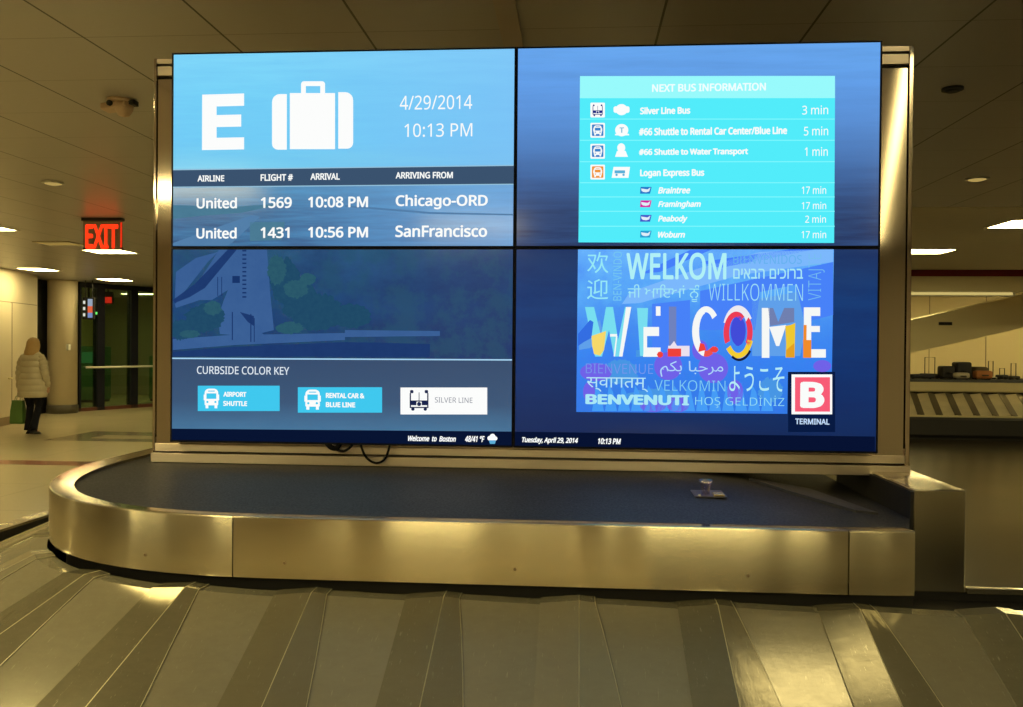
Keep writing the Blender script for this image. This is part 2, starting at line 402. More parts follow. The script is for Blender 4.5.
pn = bx('panel', (ex-0.23, ex+0.23, ey-0.006, ey+0.006, CEIL-0.36, CEIL-0.035), M['panel_glass'], t, 0.002)
fit_text('lettering', 'EXIT', ex-0.20, CEIL-0.345, ex+0.185, CEIL-0.07, ey-0.012, emit((255, 52, 18), 1.6), pn, bold=0.035)
bx('edge_strip', (ex+0.208, ex+0.225, ey-0.012, ey-0.007, CEIL-0.345, CEIL-0.05), emit((235, 50, 20), 1.0), pn)
for s in (-1, 1): bx('bracket', (ex+s*0.218-0.012, ex+s*0.218+0.012, ey-0.012, ey+0.012, CEIL-0.36, CEIL-0.33), M['dark'], t)

# ------------------------------------------------------------------ left background: pale wall with door, column, glazed wall
WA, WB = Vector((-9.75, 8.95, 0)), Vector((-11.03, 14.42, 0)); wd_ = (WB-WA).normalized(); wn_ = Vector((wd_.y, -wd_.x, 0)); WLn = (WB-WA).length
def wbox(bm, a, b, o0, o1, z0, z1):
    vs = []
    for s_ in (a, b):
        for o in (o0, o1):
            for z in (z0, z1):
                p = WA+wd_*s_+wn_*o; vs.append(bm.verts.new((p.x, p.y, z)))
    for f in ((0,1,3,2),(4,6,7,5),(0,4,5,1),(2,3,7,6),(0,2,6,4),(1,5,7,3)): bm.faces.new([vs[i] for i in f])
def wpart(name, d, mat, parent=None):
    bm = bmesh.new(); wbox(bm, *d); return obj(name, bm, mat, parent)
struct(wpart('wall_side', (0, WLn, -0.4, 0.0, 0, CEIL), M['cream']))
struct(wpart('baseboard_side', (0, WLn, 0.0, 0.015, 0, 0.16), M['tan']))
bm = bmesh.new(); wbox(bm, 0, WLn, 0, 0.004, 2.36, 2.375); wbox(bm, WLn-1.32, WLn-1.295, 0, 0.014, 0.16, 2.36); struct(obj('trim_3', bm, M['tan']))
d = thing('door', WA+wd_*(WLn-1.8), 'flush pale door with lever handle in the cream wall at far left', 'door'); struct(d)
wpart('door_leaf', (WLn-2.3, WLn-1.33, -0.01, 0.012, 0.165, 2.35), M['cream'], d)
q0 = WA+wd_*(WLn-1.42); q1 = WA+wd_*(WLn-1.57)
bm = bmesh.new(); tube(bm, [(q0.x+wn_.x*k, q0.y+wn_.y*k, 0.9) for k in (0.01, 0.06)]+[(q1.x+wn_.x*0.06, q1.y+wn_.y*0.06, 0.9)], 0.018); obj('handle', bm, M['steel_far'], d, True)
struct(bx('wall_recess', (-12.9, -11.75, 15.2, 16.6, 0, CEIL), M['dark']))
cx, cy = -11.42, 15.95
t = thing('column', (cx, cy, 0), 'round cream column between the pale wall and glazed wall', 'column')
bm = bmesh.new(); lathe(bm, [(0.31, 0.18), (0.31, CEIL-0.03), (0.33, CEIL)], (cx, cy, 0), 48); obj('shaft', bm, M['cream'], t, True)
bm = bmesh.new(); lathe(bm, [(0.33, 0), (0.33, 0.17), (0.31, 0.19)], (cx, cy, 0), 48); obj('base_ring', bm, pbr('grey_base_ring', (0.10, 0.09, 0.07), 0.4), t, True)
bx('alarm_button', (cx+0.24, cx+0.31, cy-0.27, cy-0.18, 1.42, 1.56), M['white'], t, 0.01)
# glazed wall, running slightly towards the right as it goes back
G0, G1 = Vector((-11.30, 16.35, 0)), Vector((-9.2, 20.9, 0)); gd = (G1-G0).normalized(); gn = Vector((gd.y, -gd.x, 0))
def gbox(bm, a, b, o0, o1, z0, z1):
    vs = []
    for s in (a, b):
        for o in (o0, o1):
            for z in (z0, z1):
                p = G0+gd*s+gn*o; vs.append(bm.verts.new((p.x, p.y, z)))
    for f in ((0,1,3,2),(4,6,7,5),(0,4,5,1),(2,3,7,6),(0,2,6,4),(1,5,7,3)): bm.faces.new([vs[i] for i in f])
L = (G1-G0).length
M['glass'] = glassy('green_tinted_glass', (0.72, 0.82, 0.68), 0.10, 0.02)
win = bpy.data.objects.new('window_1', None); COL.objects.link(win); win.location = G0; struct(win)
for a, b in ((0.0, 0.05), (0.47, 0.66), (1.39, 1.58), (2.9, 3.1), (4.0, 4.2)):
    bm = bmesh.new(); gbox(bm, a, b, -0.12, 0.06, 0, CEIL); obj('mullion', bm, M['mull'], win)
bm = bmesh.new(); gbox(bm, 0, L, -0.08, 0.05, CEIL-0.12, CEIL); obj('head_rail', bm, M['mull'], win)
bm = bmesh.new(); gbox(bm, 0, L, -0.08, 0.06, 0, 0.08); obj('sill', bm, pbr('reddish_sill', (0.14, 0.05, 0.035), 0.4), win)
for a, b in ((0.05, 0.47), (0.66, 1.39), (1.58, 2.9), (3.1, 4.0), (4.2, L)):
    bm = bmesh.new(); gbox(bm, a, b, -0.01, 0.0, 0.08, CEIL-0.12); obj('pane', bm, M['glass'], win)
t = thing('guard_rail', G0+gn*0.14, 'thin horizontal steel rail across the dark glazed wall', 'rail')
bm = bmesh.new(); a = G0+gd*0.1+gn*0.16; b = G0+gd*(L-0.2)+gn*0.16
tube(bm, [(a.x, a.y, 1.02), (b.x, b.y, 1.02)], 0.025); obj('rail', bm, M['white'], t, True)
for s in (0.56, 1.48, 3.0):
    p = G0+gd*s; q = p+gn*0.16; bm = bmesh.new(); tube(bm, [(p.x+gn.x*0.06, p.y+gn.y*0.06, 1.02), (q.x, q.y, 1.02)], 0.012); obj('bracket', bm, M['steel_far'], t, True)
# what shows dimly through the glass: a lit vestibule with green machines
struct(bx('wall_outside', (-14.9, -14.7, 14.0, 22.9, 0, CEIL), pbr('vestibule_wall', (0.70, 0.68, 0.36), 0.6)))
gm = pbr('green_cabinet', (0.10, 0.22, 0.12), 0.35)
for i, (x, y, wd, h, lab) in enumerate(((-13.35, 17.3, 0.55, 1.35, 'dark green machine behind the first glass pane beside the column'), (-12.75, 19.6, 0.6, 1.5, 'dark green machine behind the middle glass pane'), (-11.3, 20.5, 0.5, 1.25, 'dark green machine behind the rightmost glass pane'))):
    t = thing('ticket_machine', (x, y, 0), lab, 'machine')
    bx('cabinet', (x-wd/2, x+wd/2, y-0.3, y+0.3, 0.06, h), gm, t, 0.03)
    bx('screen', (x-wd/2+0.08, x+wd/2-0.08, y-0.31, y-0.3, h-0.45, h-0.15), emit((60, 110, 60), 0.7), t)
    bx('plinth', (x-wd/2+0.03, x+wd/2-0.03, y-0.27, y+0.27, 0, 0.06), M['dark'], t)
for x, y in ((-12.9, 17.6), (-12.0, 20.6)):
    t = thing('ceiling_light', (x, y, CEIL), 'dim strip lamp glimpsed through the glazed wall', 'ceiling light', 'strip lamps behind the glass')
    bx('frame', (x-0.5, x+0.5, y-0.2, y+0.2, CEIL-0.03, CEIL), M['white'], t); bx('diffuser', (x-0.47, x+0.47, y-0.17, y+0.17, CEIL-0.036, CEIL-0.03), emit((235, 232, 150), 20.0), t)
# hanging black sign in front of the first pane
sx_, sy_ = -10.75, 15.9
sg = thing('hanging_sign', (sx_, sy_, CEIL), 'small black hanging sign with white and orange squares beside the column', 'sign')
bx('board', (sx_-0.16, sx_+0.12, sy_-0.03, sy_+0.03, 2.12, 2.62), M['dark'], sg, 0.01)
for x in (sx_-0.1, sx_+0.06):
    bm = bmesh.new(); tube(bm, [(x, sy_, 2.62), (x, sy_, CEIL)], 0.01); obj('hanger', bm, M['dark'], sg)
for k, z in enumerate((2.50, 2.36, 2.22)):
    bx('pictogram', (sx_-0.14, sx_-0.09, sy_-0.034, sy_-0.03, z-0.03, z+0.04), emit((220, 225, 210)), sg)
bx('pictogram', (sx_-0.03, sx_+0.08, sy_-0.034, sy_-0.03, 2.42, 2.58), emit((150, 165, 185)), sg)
bx('pictogram', (sx_-0.03, sx_+0.08, sy_-0.034, sy_-0.03, 2.27, 2.42), emit((225, 100, 60)), sg)
bx('pictogram', (sx_-0.03, sx_+0.08, sy_-0.034, sy_-0.03, 2.16, 2.27), emit((120, 140, 190)), sg)
p = G0+gd*0.36-gn*0.12
t = thing('exit_sign', (p.x, p.y, CEIL), 'tiny green glowing sign behind the glass beside the black hanging sign', 'exit sign')
bx('housing', (p.x-0.02, p.x+0.24, p.y-0.03, p.y+0.03, 2.22, 2.36), M['dark'], t); bx('display', (p.x+0.0, p.x+0.23, p.y-0.036, p.y-0.03, 2.26, 2.32), emit((110, 240, 110), 1.2), t)
bx('stem', (p.x-0.015, p.x+0.015, p.y-0.015, p.y+0.015, 2.42, CEIL), M['dark'], t)
p = G0+gd*1.15-gn*0.5
t = thing('exit_sign', (p.x, p.y, CEIL), 'small red glowing sign seen through the second glass pane', 'exit sign')
bx('housing', (p.x-0.12, p.x+0.12, p.y-0.03, p.y+0.03, 2.55, 2.85), M['dark'], t); bx('display', (p.x-0.11, p.x+0.11, p.y-0.036, p.y-0.03, 2.57, 2.72), emit((235, 45, 30), 1.2), t)
bx('stem', (p.x-0.015, p.x+0.015, p.y-0.015, p.y+0.015, 2.85, CEIL), M['dark'], t)

# ------------------------------------------------------------------ main baggage carousel
def superq(cx, cy, a, b, n, k0, k1, steps):
    """quarter arcs of a superellipse; angle k in quarter turns, 3=front(-Y) 2=left(-X) 1=back"""
    out = []
    for i in range(steps+1):
        th = (k0+(k1-k0)*i/steps)*PI/2
        c, s = math.cos(th), math.sin(th)
        out.append((cx+a*math.copysign(abs(c)**(2/n), c), cy+b*math.copysign(abs(s)**(2/n), s)))
    return out
def resample(P, step):
    P = [Vector((p[0], p[1])) for p in P]; out = [P[0]]; acc = 0.0
    for a, b in zip(P, P[1:]):
        Ls = (b-a).length
        if Ls < 1e-9: continue
        d = step-acc
        while d <= Ls:
            out.append(a+(b-a)*(d/Ls)); d += step
        acc = Ls-(d-step)
    if (out[-1]-P[-1]).length > step*0.3: out.append(P[-1])
    return out
def smooth_path(P, it=3):
    P = [p.copy() for p in P]
    for _ in range(it):
        Q = [P[0]]+[(P[i-1]+P[i]*2+P[i+1])/4 for i in range(1, len(P)-1)]+[P[-1]]; P = Q
    return P
def normals(P):
    """outward normals for a path that goes right-to-left along the front then back round the left end"""
    out = []
    for i in range(len(P)):
        t = (P[min(i+1, len(P)-1)]-P[max(i-1, 0)]).normalized(); out.append(Vector((-t.y, t.x)))
    return out
FRONT = -0.95
base = [(0.985, FRONT)] + superq(-0.47, 0.10, 0.985, 1.05, 2.45, 3, 2, 60) + superq(-0.47, 1.2, 0.985, 1.05, 2.45, 2, 1, 60) + [(1.35, 2.25)]
outl = smooth_path(resample(base, 0.03), 4)
nor = normals(outl)
def strip(bm, P, Nn, prof, close=False):
    """sweep a profile of (outward offset, z) along the path; ends capped"""
    rows = [[bm.verts.new((p.x+n.x*o, p.y+n.y*o, z)) for o, z in prof] for p, n in zip(P, Nn)]
    m = len(prof)
    for a, b in zip(rows, rows[1:]):
        for k in range(m if close else m-1): bm.faces.new((a[k], b[k], b[(k+1) % m], a[(k+1) % m]))
    if close: bm.faces.new(rows[0]); bm.faces.new(rows[-1])
car = thing('baggage_carousel', (-0.2, 0.4, 0), 'large steel baggage carousel in the foreground, below the video wall', 'baggage carousel')
TOP, BOT, RIM = 1.187, 1.038, 0.065
rimprof = [(-0.006, BOT), (0, BOT+0.002), (0, TOP-0.005), (-0.0015, TOP-0.0015), (-0.004, TOP-0.0005), (-0.012, TOP-0.0005), (-0.012, BOT)]
rimtop = [(-0.005, TOP-0.004), (-0.005, TOP), (-RIM, TOP-0.006), (-RIM, TOP-0.05), (-RIM+0.006, TOP-0.05), (-RIM+0.006, TOP-0.014), (-0.0115, TOP-0.008)]
# panel joints along the outline
iA = min(range(len(outl)), key=lambda i: abs(outl[i].x+0.593)+(10 if outl[i].y > 0 else 0))
iR = min(range(len(outl)), key=lambda i: abs(outl[i].x-0.826)+(10 if outl[i].y > 0 else 0))
iB = min(range(len(outl)), key=lambda i: abs(outl[i].y-0.5)+(10 if outl[i].x > -1 else 0))
def side_panel(i0, i1, bend=0.0):
    P = [p.copy() for p in outl[i0:i1+1]]; Nn = nor[i0:i1+1]
    P[0] = P[0]+(P[1]-P[0])*0.05; P[-1] = P[-1]+(P[-2]-P[-1])*0.05
    if bend:
        for p in P: p.y += bend*max(0, p.x-0.826)
    bm = bmesh.new(); strip(bm, P, Nn, rimprof, True)
    bm2 = bmesh.new(); strip(bm2, P, Nn, rimtop, True); rm = obj('rim', bm2, M['steel_rim'], car); rm.data.polygons.foreach_set('use_smooth', [True]*len(rm.data.polygons))
    es = rm.modifiers.new('edge', 'EDGE_SPLIT'); es.split_angle = math.radians(28)
    o = obj('side_panel', bm, M['steel'], car)
    bpy.context.view_layer.objects.active = o
    for f in o.data.polygons: f.use_smooth = True
    es = o.modifiers.new('edge', 'EDGE_SPLIT'); es.split_angle = math.radians(28)
    return o
side_panel(0, iR, 0.05); side_panel(iR, iA); side_panel(iA, iB); side_panel(iB, len(outl)-1)
# thin screws in the lower part of the side panels
def screw(x, y, z, n):
    bm = bmesh.new(); q = Vector((x, y, z)); nn = Vector((n[0], n[1], 0))
    tube(bm, [q-nn*0.002, q+nn*0.0015], 0.0035, 10); obj('screw', bm, M['tan'], car)
for x in (-0.476, 0.075, 0.61): screw(x, FRONT-0.0005, 1.078, (0, -1))
i = min(range(len(outl)), key=lambda i: abs(outl[i].x+0.83)+(10 if outl[i].y > 0 else 0)); screw(outl[i].x, outl[i].y, 1.078, (nor[i].x, nor[i].y))
# black skirt under the panels
bm = bmesh.new(); strip(bm, outl, nor, [(-0.045, 0.80), (-0.045, 1.05), (-0.06, 1.05), (-0.06, 0.80)], True); obj('skirt', bm, M['black'], car)
# belt that covers the island
def belt_z(x, y):
    z = 1.172-0.0*x
    if x > 0.55:
        k = min(1, (x-0.55)/0.7); z -= 0.075*k*k*(3-2*k)
    return z
bm = bmesh.new(); K = 8; rows = []
Pb = outl
for p, n in zip(Pb, nor):
    a = Vector((p.x-n.x*(RIM-0.015), p.y-n.y*(RIM-0.015))); q = Vector((min(max(p.x, -0.45), 1.2), 0.65)); row = []
    for k in range(K+1):
        v = a.lerp(q, k/K); row.append(bm.verts.new((v.x, v.y, belt_z(v.x, v.y))))
    rows.append(row)
for a, b in zip(rows, rows[1:]):
    for k in range(K): bm.faces.new((a[k], b[k], b[k+1], a[k+1]))
e = [bm.verts.new((x, y, belt_z(x, y))) for x, y in ((0.985, -0.33), (1.199, -0.33), (1.199, 0.65))]
bm.faces.new((rows[0][0], rows[0][K], e[2], e[1]))
bmesh.ops.remove_doubles(bm, verts=bm.verts, dist=0.0005)
obj('belt', bm, M['belt'], car, True)
# the housing box on the right of the belt
bx('end_box', (1.208, 1.357, -0.335, 0.40, 0.885, 1.187), M['steel'], car, 0.004)
bx('end_box_lining', (1.200, 1.2075, -0.334, 0.40, 1.0, 1.180), M['black'], car)
bm = bmesh.new(); box(bm, 0.985, 1.0, FRONT+0.06, -0.33, 0.9, 1.06); box(bm, 0.985, 1.2, -0.33, -0.315, 0.9, 1.06); obj('inner_wall', bm, M['black'], car)
bm = bmesh.new(); gp = [(0.80, 0.02), (1.0, 0.02), (1.11, -0.325), (1.04, -0.335), (0.89, -0.14)]
va = [bm.verts.new((x, y, belt_z(x, y)+0.010)) for x, y in gp]; vb = [bm.verts.new((x, y, belt_z(x, y)-0.004)) for x, y in gp]
bm.faces.new(va); bm.faces.new(vb[::-1])
for k in range(5): bm.faces.new((va[k], vb[k], vb[(k+1) % 5], va[(k+1) % 5]))
obj('highlight_strip', bm, pbr('swoosh_highlight_rubber', (0.045, 0.045, 0.062), 0.45), car)  # lighter strip added on the belt in place of its swoosh of reflected light
# low back rail of the run that leaves to the right
bx('back_rail', (1.36, 3.6, -0.345, -0.325, 0.885, 0.902), M['steel'], car, 0.002)
bx('back_skirt', (0.99, 3.6, -0.325, -0.30, 0.0, 0.885), M['black'], car)
bx('run_cover', (0.99, 3.6, -0.90, -0.33, 0.84, 0.86), M['black'], car)

# sloping overlapping plates
PITCH_ = 0.31; PW = 0.95; SL = 0.43; ZI = 1.012
pbase = [(3.3, -1.0)]+[(p.x+n.x*0.05, p.y+n.y*0.05) for p, n in zip(outl[1:-1], nor[1:-1])]+[(1.2, 2.30)]
fine = smooth_path(resample(pbase, 0.01), 30); fn = normals(fine)
for _ in range(40): fn = [fn[0]]+[((fn[i-1]+fn[i]*2+fn[i+1])/4).normalized() for i in range(1, len(fn)-1)]+[fn[-1]]
def plate_point(s, d):
    i = s/0.01; k = max(0, min(len(fine)-2, int(i))); f = i-k
    p = fine[k].lerp(fine[k+1], f); n = fn[k].lerp(fn[k+1], f).normalized()
    return Vector((p.x+n.x*d, p.y+n.y*d, ZI-SL*max(0, d)))
total = (len(fine)-1)*0.01
# joints measured so that the ridges fall where the photo shows them (s grows right to left)
s = (3.3-0.136) % PITCH_ - PITCH_
nv = Vector((0, 0, 1))
idx = 0
while s < total-0.05:
    # the steep flank is on the +X side of each joint valley, i.e. at the end of the pitch (s+PITCH_)
    bm = bmesh.new(); ND = 10; D0 = -0.045
    rnd = random.uniform(-0.002, 0.002)
    def hgt(t, ek, part):
        # t measured from the valley towards smaller s (towards +X): 0 valley, 0.088 crest, ek edge, PITCH_ next valley
        if part == 0: return 0.004+0.008*min(1, t/0.088) - 0.003*max(0, (t-0.088)/max(0.02, ek-0.088))
        return 0.006-0.006*(t-ek)/(PITCH_-ek)
    for part in (0, 1):
        rows = []
        for j in range(ND+1):
            d = D0 if j == 0 else PW*(j-1)/(ND-1); dd = max(0, d)
            ek = 0.122+0.19*dd-0.085*dd*dd
            ts = (0.0, 0.0025, 0.03, 0.06, 0.088, 0.0900, (0.088+ek)/2, ek+0.0022, ek+0.004) if part == 0 else tuple(ek-0.01+(PITCH_+0.006-ek+0.01)*q/6 for q in range(7))
            row = []
            for tt in ts:
                h = hgt(tt, ek, part)+rnd*dd
                ss = s+PITCH_-tt
                ss = min(max(ss, 0), total)
                p = plate_point(ss, d); row.append(bm.verts.new((p.x, p.y, p.z+h)))
            rows.append(row)
        for a, b in zip(rows, rows[1:]):
            for k in range(len(a)-1):
                f = bm.faces.new((a[k], a[k+1], b[k+1], b[k]))
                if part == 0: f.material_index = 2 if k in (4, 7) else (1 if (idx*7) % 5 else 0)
        # thickness of the free edge
        if part == 0:
            for a, b in zip(rows, rows[1:]):
                v1 = bm.verts.new(a[-1].co-nv*0.005); v2 = bm.verts.new(b[-1].co-nv*0.005); bm.faces.new((a[-1], v1, v2, b[-1]))
                v1 = bm.verts.new(a[0].co-nv*0.006); v2 = bm.verts.new(b[0].co-nv*0.006); bm.faces.new((a[0], v1, v2, b[0]))
    bmesh.ops.remove_doubles(bm, verts=bm.verts, dist=0.00001)
    bmesh.ops.recalc_face_normals(bm, faces=bm.faces)
    if sum(f.normal.z for f in bm.faces) < 0:
        bmesh.ops.reverse_faces(bm, faces=bm.faces)
    o = obj('plate', bm, M['plate'], car, recalc=False)
    o.data.materials.append(M['plate_flank']); o.data.materials.append(M['plate_highlight'])
    s += PITCH_; idx += 1
# bed under the plates, outer kerb with ribbed bumper
sub = fine[::4]; sn = fn[::4]
bm = bmesh.new(); strip(bm, sub, sn, [(-0.04, ZI-0.03), (PW, ZI-SL*PW-0.03), (PW, ZI-SL*PW-0.06), (-0.04, ZI-0.06)], True); obj('plate_bed', bm, M['black'], car)
zo = ZI-SL*PW
bm = bmesh.new(); strip(bm, sub, sn, [(PW+0.004, zo-0.06), (PW+0.006, zo+0.02), (PW+0.02, zo+0.03), (PW+0.02, zo+0.05), (PW+0.03, zo+0.055), (PW+0.03, zo+0.10), (PW+0.11, zo+0.10), (PW+0.125, zo+0.02), (PW+0.11, zo), (PW+0.11, 0.12), (PW+0.05, 0.12), (PW+0.05, zo-0.06)], True); obj('bumper', bm, M['black'], car)
bm = bmesh.new(); strip(bm, sub, sn, [(PW+0.028, zo+0.10), (PW+0.028, zo+0.112), (PW+0.112, zo+0.112), (PW+0.112, zo+0.10)], True); obj('kerb_cap', bm, M['steel'], car)
bm = bmesh.new(); strip(bm, sub, sn, [(PW-0.01, zo+0.004), (PW-0.008, zo+0.016), (PW+0.008, zo+0.016), (PW+0.008, zo+0.004)], True); obj('edge_strip', bm, M['steel'], car)
bm = bmesh.new(); strip(bm, sub, sn, [(PW+0.06, 0.0), (PW+0.06, 0.12), (PW+0.04, 0.12), (PW+0.04, 0.0)], True); obj('plinth', bm, M['steel'], car)

# small clear plastic cup holder with metal plate lying on the belt
t = thing('sensor_bracket', (0.60, -0.42, belt_z(0.6, 0)), 'small clear bracket with a shiny metal plate lying on the dark belt', 'bracket')
zb_ = belt_z(0.6, 0)+0.002
bx('plate', (0.555, 0.645, -0.47, -0.36, zb_, zb_+0.004), pbr('dull_alloy', (0.25, 0.23, 0.25), 0.3, metal=0.9), t, 0.001)
bx('hotspot', (0.607, 0.638, -0.468, -0.43, zb_+0.004, zb_+0.010), pbr('painted_hotspot', (0.95, 0.75, 0.45), 0.25, metal=0.6), t, 0.002)  # bright hotspot of the metal plate, put in as a pale block
bm = bmesh.new(); lathe(bm, [(0.012, 0.004), (0.012, 0.02), (0.017, 0.035), (0.02, 0.046), (0.018, 0.046), (0.014, 0.034), (0.009, 0.02), (0.009, 0.006)], (0.588, -0.44, zb_), 24); obj('cup', bm, glassy('clear_plastic', (0.72, 0.66, 0.85), 0.35, 0.1), t, True)
bm = bmesh.new(); lathe(bm, [(0.004, 0.004), (0.004, 0.008)], (0.568, -0.462, zb_), 12); obj('screw', bm, M['white'], t)

# ------------------------------------------------------------------ video wall
ZB = 1.2564; WW, WH = 2.42, 1.36
RECT = {'TL': (-WW/2, 0, ZB+WH/2, ZB+WH), 'TR': (0, WW/2, ZB+WH/2, ZB+WH), 'BL': (-WW/2, 0, ZB, ZB+WH/2), 'BR': (0, WW/2, ZB, ZB+WH/2)}
def S(pn, x, y):
    """where a detail seen at this spot of the photo lies on its display, kept inside the lit area"""
    d = fw+r2*((x-511.5)/FPX)-u2*((y-353.5)/FPX); t_ = -CAM.y/d.y
    x0, x1, z0, z1 = RECT[pn]; e = 0.0062
    return (min(max(CAM.x+d.x*t_, x0+(e if x0 > -0.5 else 0.001)), x1-(e if x1 < 0.5 else 0.001)),
            min(max(CAM.z+d.z*t_, z0+(e if z0 > ZB+0.1 else 0.002)), z1-(e if z1 < ZB+WH-0.1 else 0.001)))
vw = thing('video_wall', (0, 0.1, 1.17), 'large four-panel video wall in a steel surround showing flight and bus information', 'video wall')
bm = bmesh.new()
FY = 0.05; xl, xr = -1.303, 1.334; zt_, zbm = 2.618, 1.174
for d in ((xl+0.012, -1.20, FY, FY+0.02, zbm+0.04, 2.545), (1.20, xr-0.018, FY, FY+0.02, zbm+0.04, 2.545)): box(bm, *d)
obj('stile', bm, M['steel_frame'], vw)
bm = bmesh.new()
box(bm, xl, xl+0.010, FY-0.008, FY+0.26, zbm+0.03, zt_, 0.002); box(bm, xr-0.015, xr, FY-0.008, FY+0.26, zbm+0.03, zt_, 0.002)
obj('edge_trim', bm, M['steel_frame'], vw)
for z0, z1, yy in ((2.600, 2.618, -0.004), (2.558, 2.592, -0.002), (1.238, 1.262, 0.006), (1.213, 1.240, -0.008), (zbm, 1.207, -0.02)):
    bx('rail', (xl if z1 < 1.22 or z0 > 2.59 else xl+0.010, xr if z1 < 1.22 or z0 > 2.59 else xr-0.015, FY+yy, FY+0.03, z0, z1), M['steel_sill'], vw, 0.0015)
bx('back_case', (xl+0.01, xr-0.015, FY+0.02, FY+0.255, zbm+0.005, zt_-0.006), M['dark'], vw)
bx('back_panel', (xl+0.01, xr-0.015, FY+0.255, FY+0.265, zbm+0.005, zt_-0.006), M['steel_frame'], vw)

def screen_mat(name, stops, z0, z1, blend, scale=(1, 1, 4), amt=0.35, green=None, xshade=None):
    """a photograph shown on the display: banded colours with soft cloudy variation"""
    m, nt, out = new_mat(name)
    tc = N(nt, 'ShaderNodeTexCoord').outputs['Object']
    s = N(nt, 'ShaderNodeSeparateXYZ'); nt.links.new(tc, s.inputs[0])
    v = math_n(nt, 'DIVIDE', math_n(nt, 'SUBTRACT', s.outputs[2], z0), z1-z0)
    n1 = noise(nt, tc, 3.0, 4, 0.6, scale)
    v2 = math_n(nt, 'ADD', v, math_n(nt, 'MULTIPLY_ADD', n1, 0.10, -0.05))
    c = ramp(nt, v2, [(p, lin(cc)) for p, cc in stops])
    n2 = noise(nt, tc, 5.0, 5, 0.65, scale)
    fac = math_n(nt, 'MULTIPLY', math_n(nt, 'MAXIMUM', math_n(nt, 'MULTIPLY_ADD', n2, 3.0, -1.2), 0.0), amt)
    c = mixc(nt, math_n(nt, 'MINIMUM', fac, 1.0), c, lin(blend))
    if xshade:
        xx0, xx1, cc = xshade
        f = math_n(nt, 'MINIMUM', math_n(nt, 'MAXIMUM', math_n(nt, 'DIVIDE', math_n(nt, 'SUBTRACT', s.outputs[0], xx0), xx1-xx0), 0), 1)
        c = mixc(nt, math_n(nt, 'MULTIPLY', f, 0.6), c, lin(cc))
    if green:
        n3 = noise(nt, tc, 9.0, 6, 0.7)
        f = math_n(nt, 'MINIMUM', math_n(nt, 'MAXIMUM', math_n(nt, 'MULTIPLY_ADD', n3, 4.0, -1.8), 0), green[1])
        c = mixc(nt, f, c, lin(green[0]))
    e = N(nt, 'ShaderNodeEmission'); nt.links.new(c, e.inputs[0])
    gl = N(nt, 'ShaderNodeBsdfGlossy'); gl.inputs['Roughness'].default_value = 0.12; gl.inputs[0].default_value = (0.03, 0.03, 0.03, 1)
    ad = N(nt, 'ShaderNodeAddShader'); nt.links.new(e.outputs[0], ad.inputs[0]); nt.links.new(gl.outputs[0], ad.inputs[1])
    nt.links.new(ad.outputs[0], out.inputs[0])
    return m
zt0, zt1 = ZB+WH/2, ZB+WH
pics = {
 'TL': screen_mat('displayed_sky_and_harbour', [(0.0, (52, 84, 128)), (0.16, (60, 100, 142)), (0.32, (78, 130, 170)), (0.42, (118, 205, 238)), (0.55, (112, 205, 246)), (0.8, (118, 210, 248)), (1.0, (128, 216, 250))], zt0, zt1, (96, 186, 240), (0.5, 1, 7), 0.4, None, (-0.9, 0.1, (128, 186, 246))),
 'TR': screen_mat('displayed_blue_dusk_sky', [(0.0, (34, 50, 92)), (0.16, (42, 62, 104)), (0.34, (62, 96, 150)), (0.58, (88, 140, 208)), (0.8, (98, 158, 232)), (1.0, (104, 168, 240))], zt0, zt1, (74, 122, 186), (0.4, 1, 7), 0.3),
 'BL': screen_mat('displayed_woodland', [(0.0, (20, 44, 84)), (0.3, (22, 46, 88)), (0.5, (26, 62, 112)), (0.75, (28, 72, 122)), (1.0, (44, 88, 130))], ZB, zt0, (22, 50, 96), (1, 1, 1.6), 0.8, ((34, 84, 108), 0.45), (-0.6, 0.0, (26, 50, 106))),
 'BR': screen_mat('displayed_deep_blue_water', [(0.0, (8, 24, 60)), (0.1, (12, 42, 92)), (0.4, (10, 50, 110)), (0.75, (20, 60, 118)), (1.0, (32, 56, 100))], ZB, zt0, (12, 36, 92), (0.5, 1, 3), 0.6)}
BZ = 0.0062
panels = {}
for pn, (x0, x1, z0, z1) in RECT.items():
    ex0 = 0.007 if x0 < -1 else 0; ex1 = 0.007 if x1 > 1 else 0
    bm = bmesh.new(); box(bm, x0-ex0+0.0006, x1+ex1-0.0006, 0.0, 0.052, z0+0.0006-(0.006 if z0 < ZB+0.1 else 0), z1-0.0006+(0.006 if z1 > zt0+0.1 else 0), 0.001)
    panels[pn] = obj('display_panel', bm, M['bezel'], vw)
    a0 = x0+(BZ if x0 > -0.5 else 0.001); a1 = x1-(BZ if x1 < 0.5 else 0.001); b0 = z0+(BZ if z0 > ZB+0.1 else 0.002); b1 = z1-(BZ if z1 < zt1-0.1 else 0.001)
    bm = bmesh.new(); box(bm, a0, a1, -0.0008, 0.001, b0, b1); obj('screen', bm, pics[pn], panels[pn])
def YL(k): return -0.0010-0.0004*k
def poly(pn, name, pts, mat, k=1, holes=None):
    bm = bmesh.new(); vs = [bm.verts.new((*[S(pn, *p)][0][:1], YL(k), S(pn, *p)[1])) for p in pts]
    f = bm.faces.new(vs); f.normal_update()
    if f.normal.y > 0: f.normal_flip()
    bmesh.ops.triangulate(bm, faces=bm.faces)
    return obj(name, bm, mat, panels[pn], recalc=False)
def multi(pn, name, polys, mat, k=1):
    bm = bmesh.new()
    for pts in polys:
        f = bm.faces.new([bm.verts.new((S(pn, *p)[0], YL(k), S(pn, *p)[1])) for p in pts])
        f.normal_update()
        if f.normal.y > 0: f.normal_flip()
    bmesh.ops.triangulate(bm, faces=bm.faces)
    return obj(name, bm, mat, panels[pn], recalc=False)
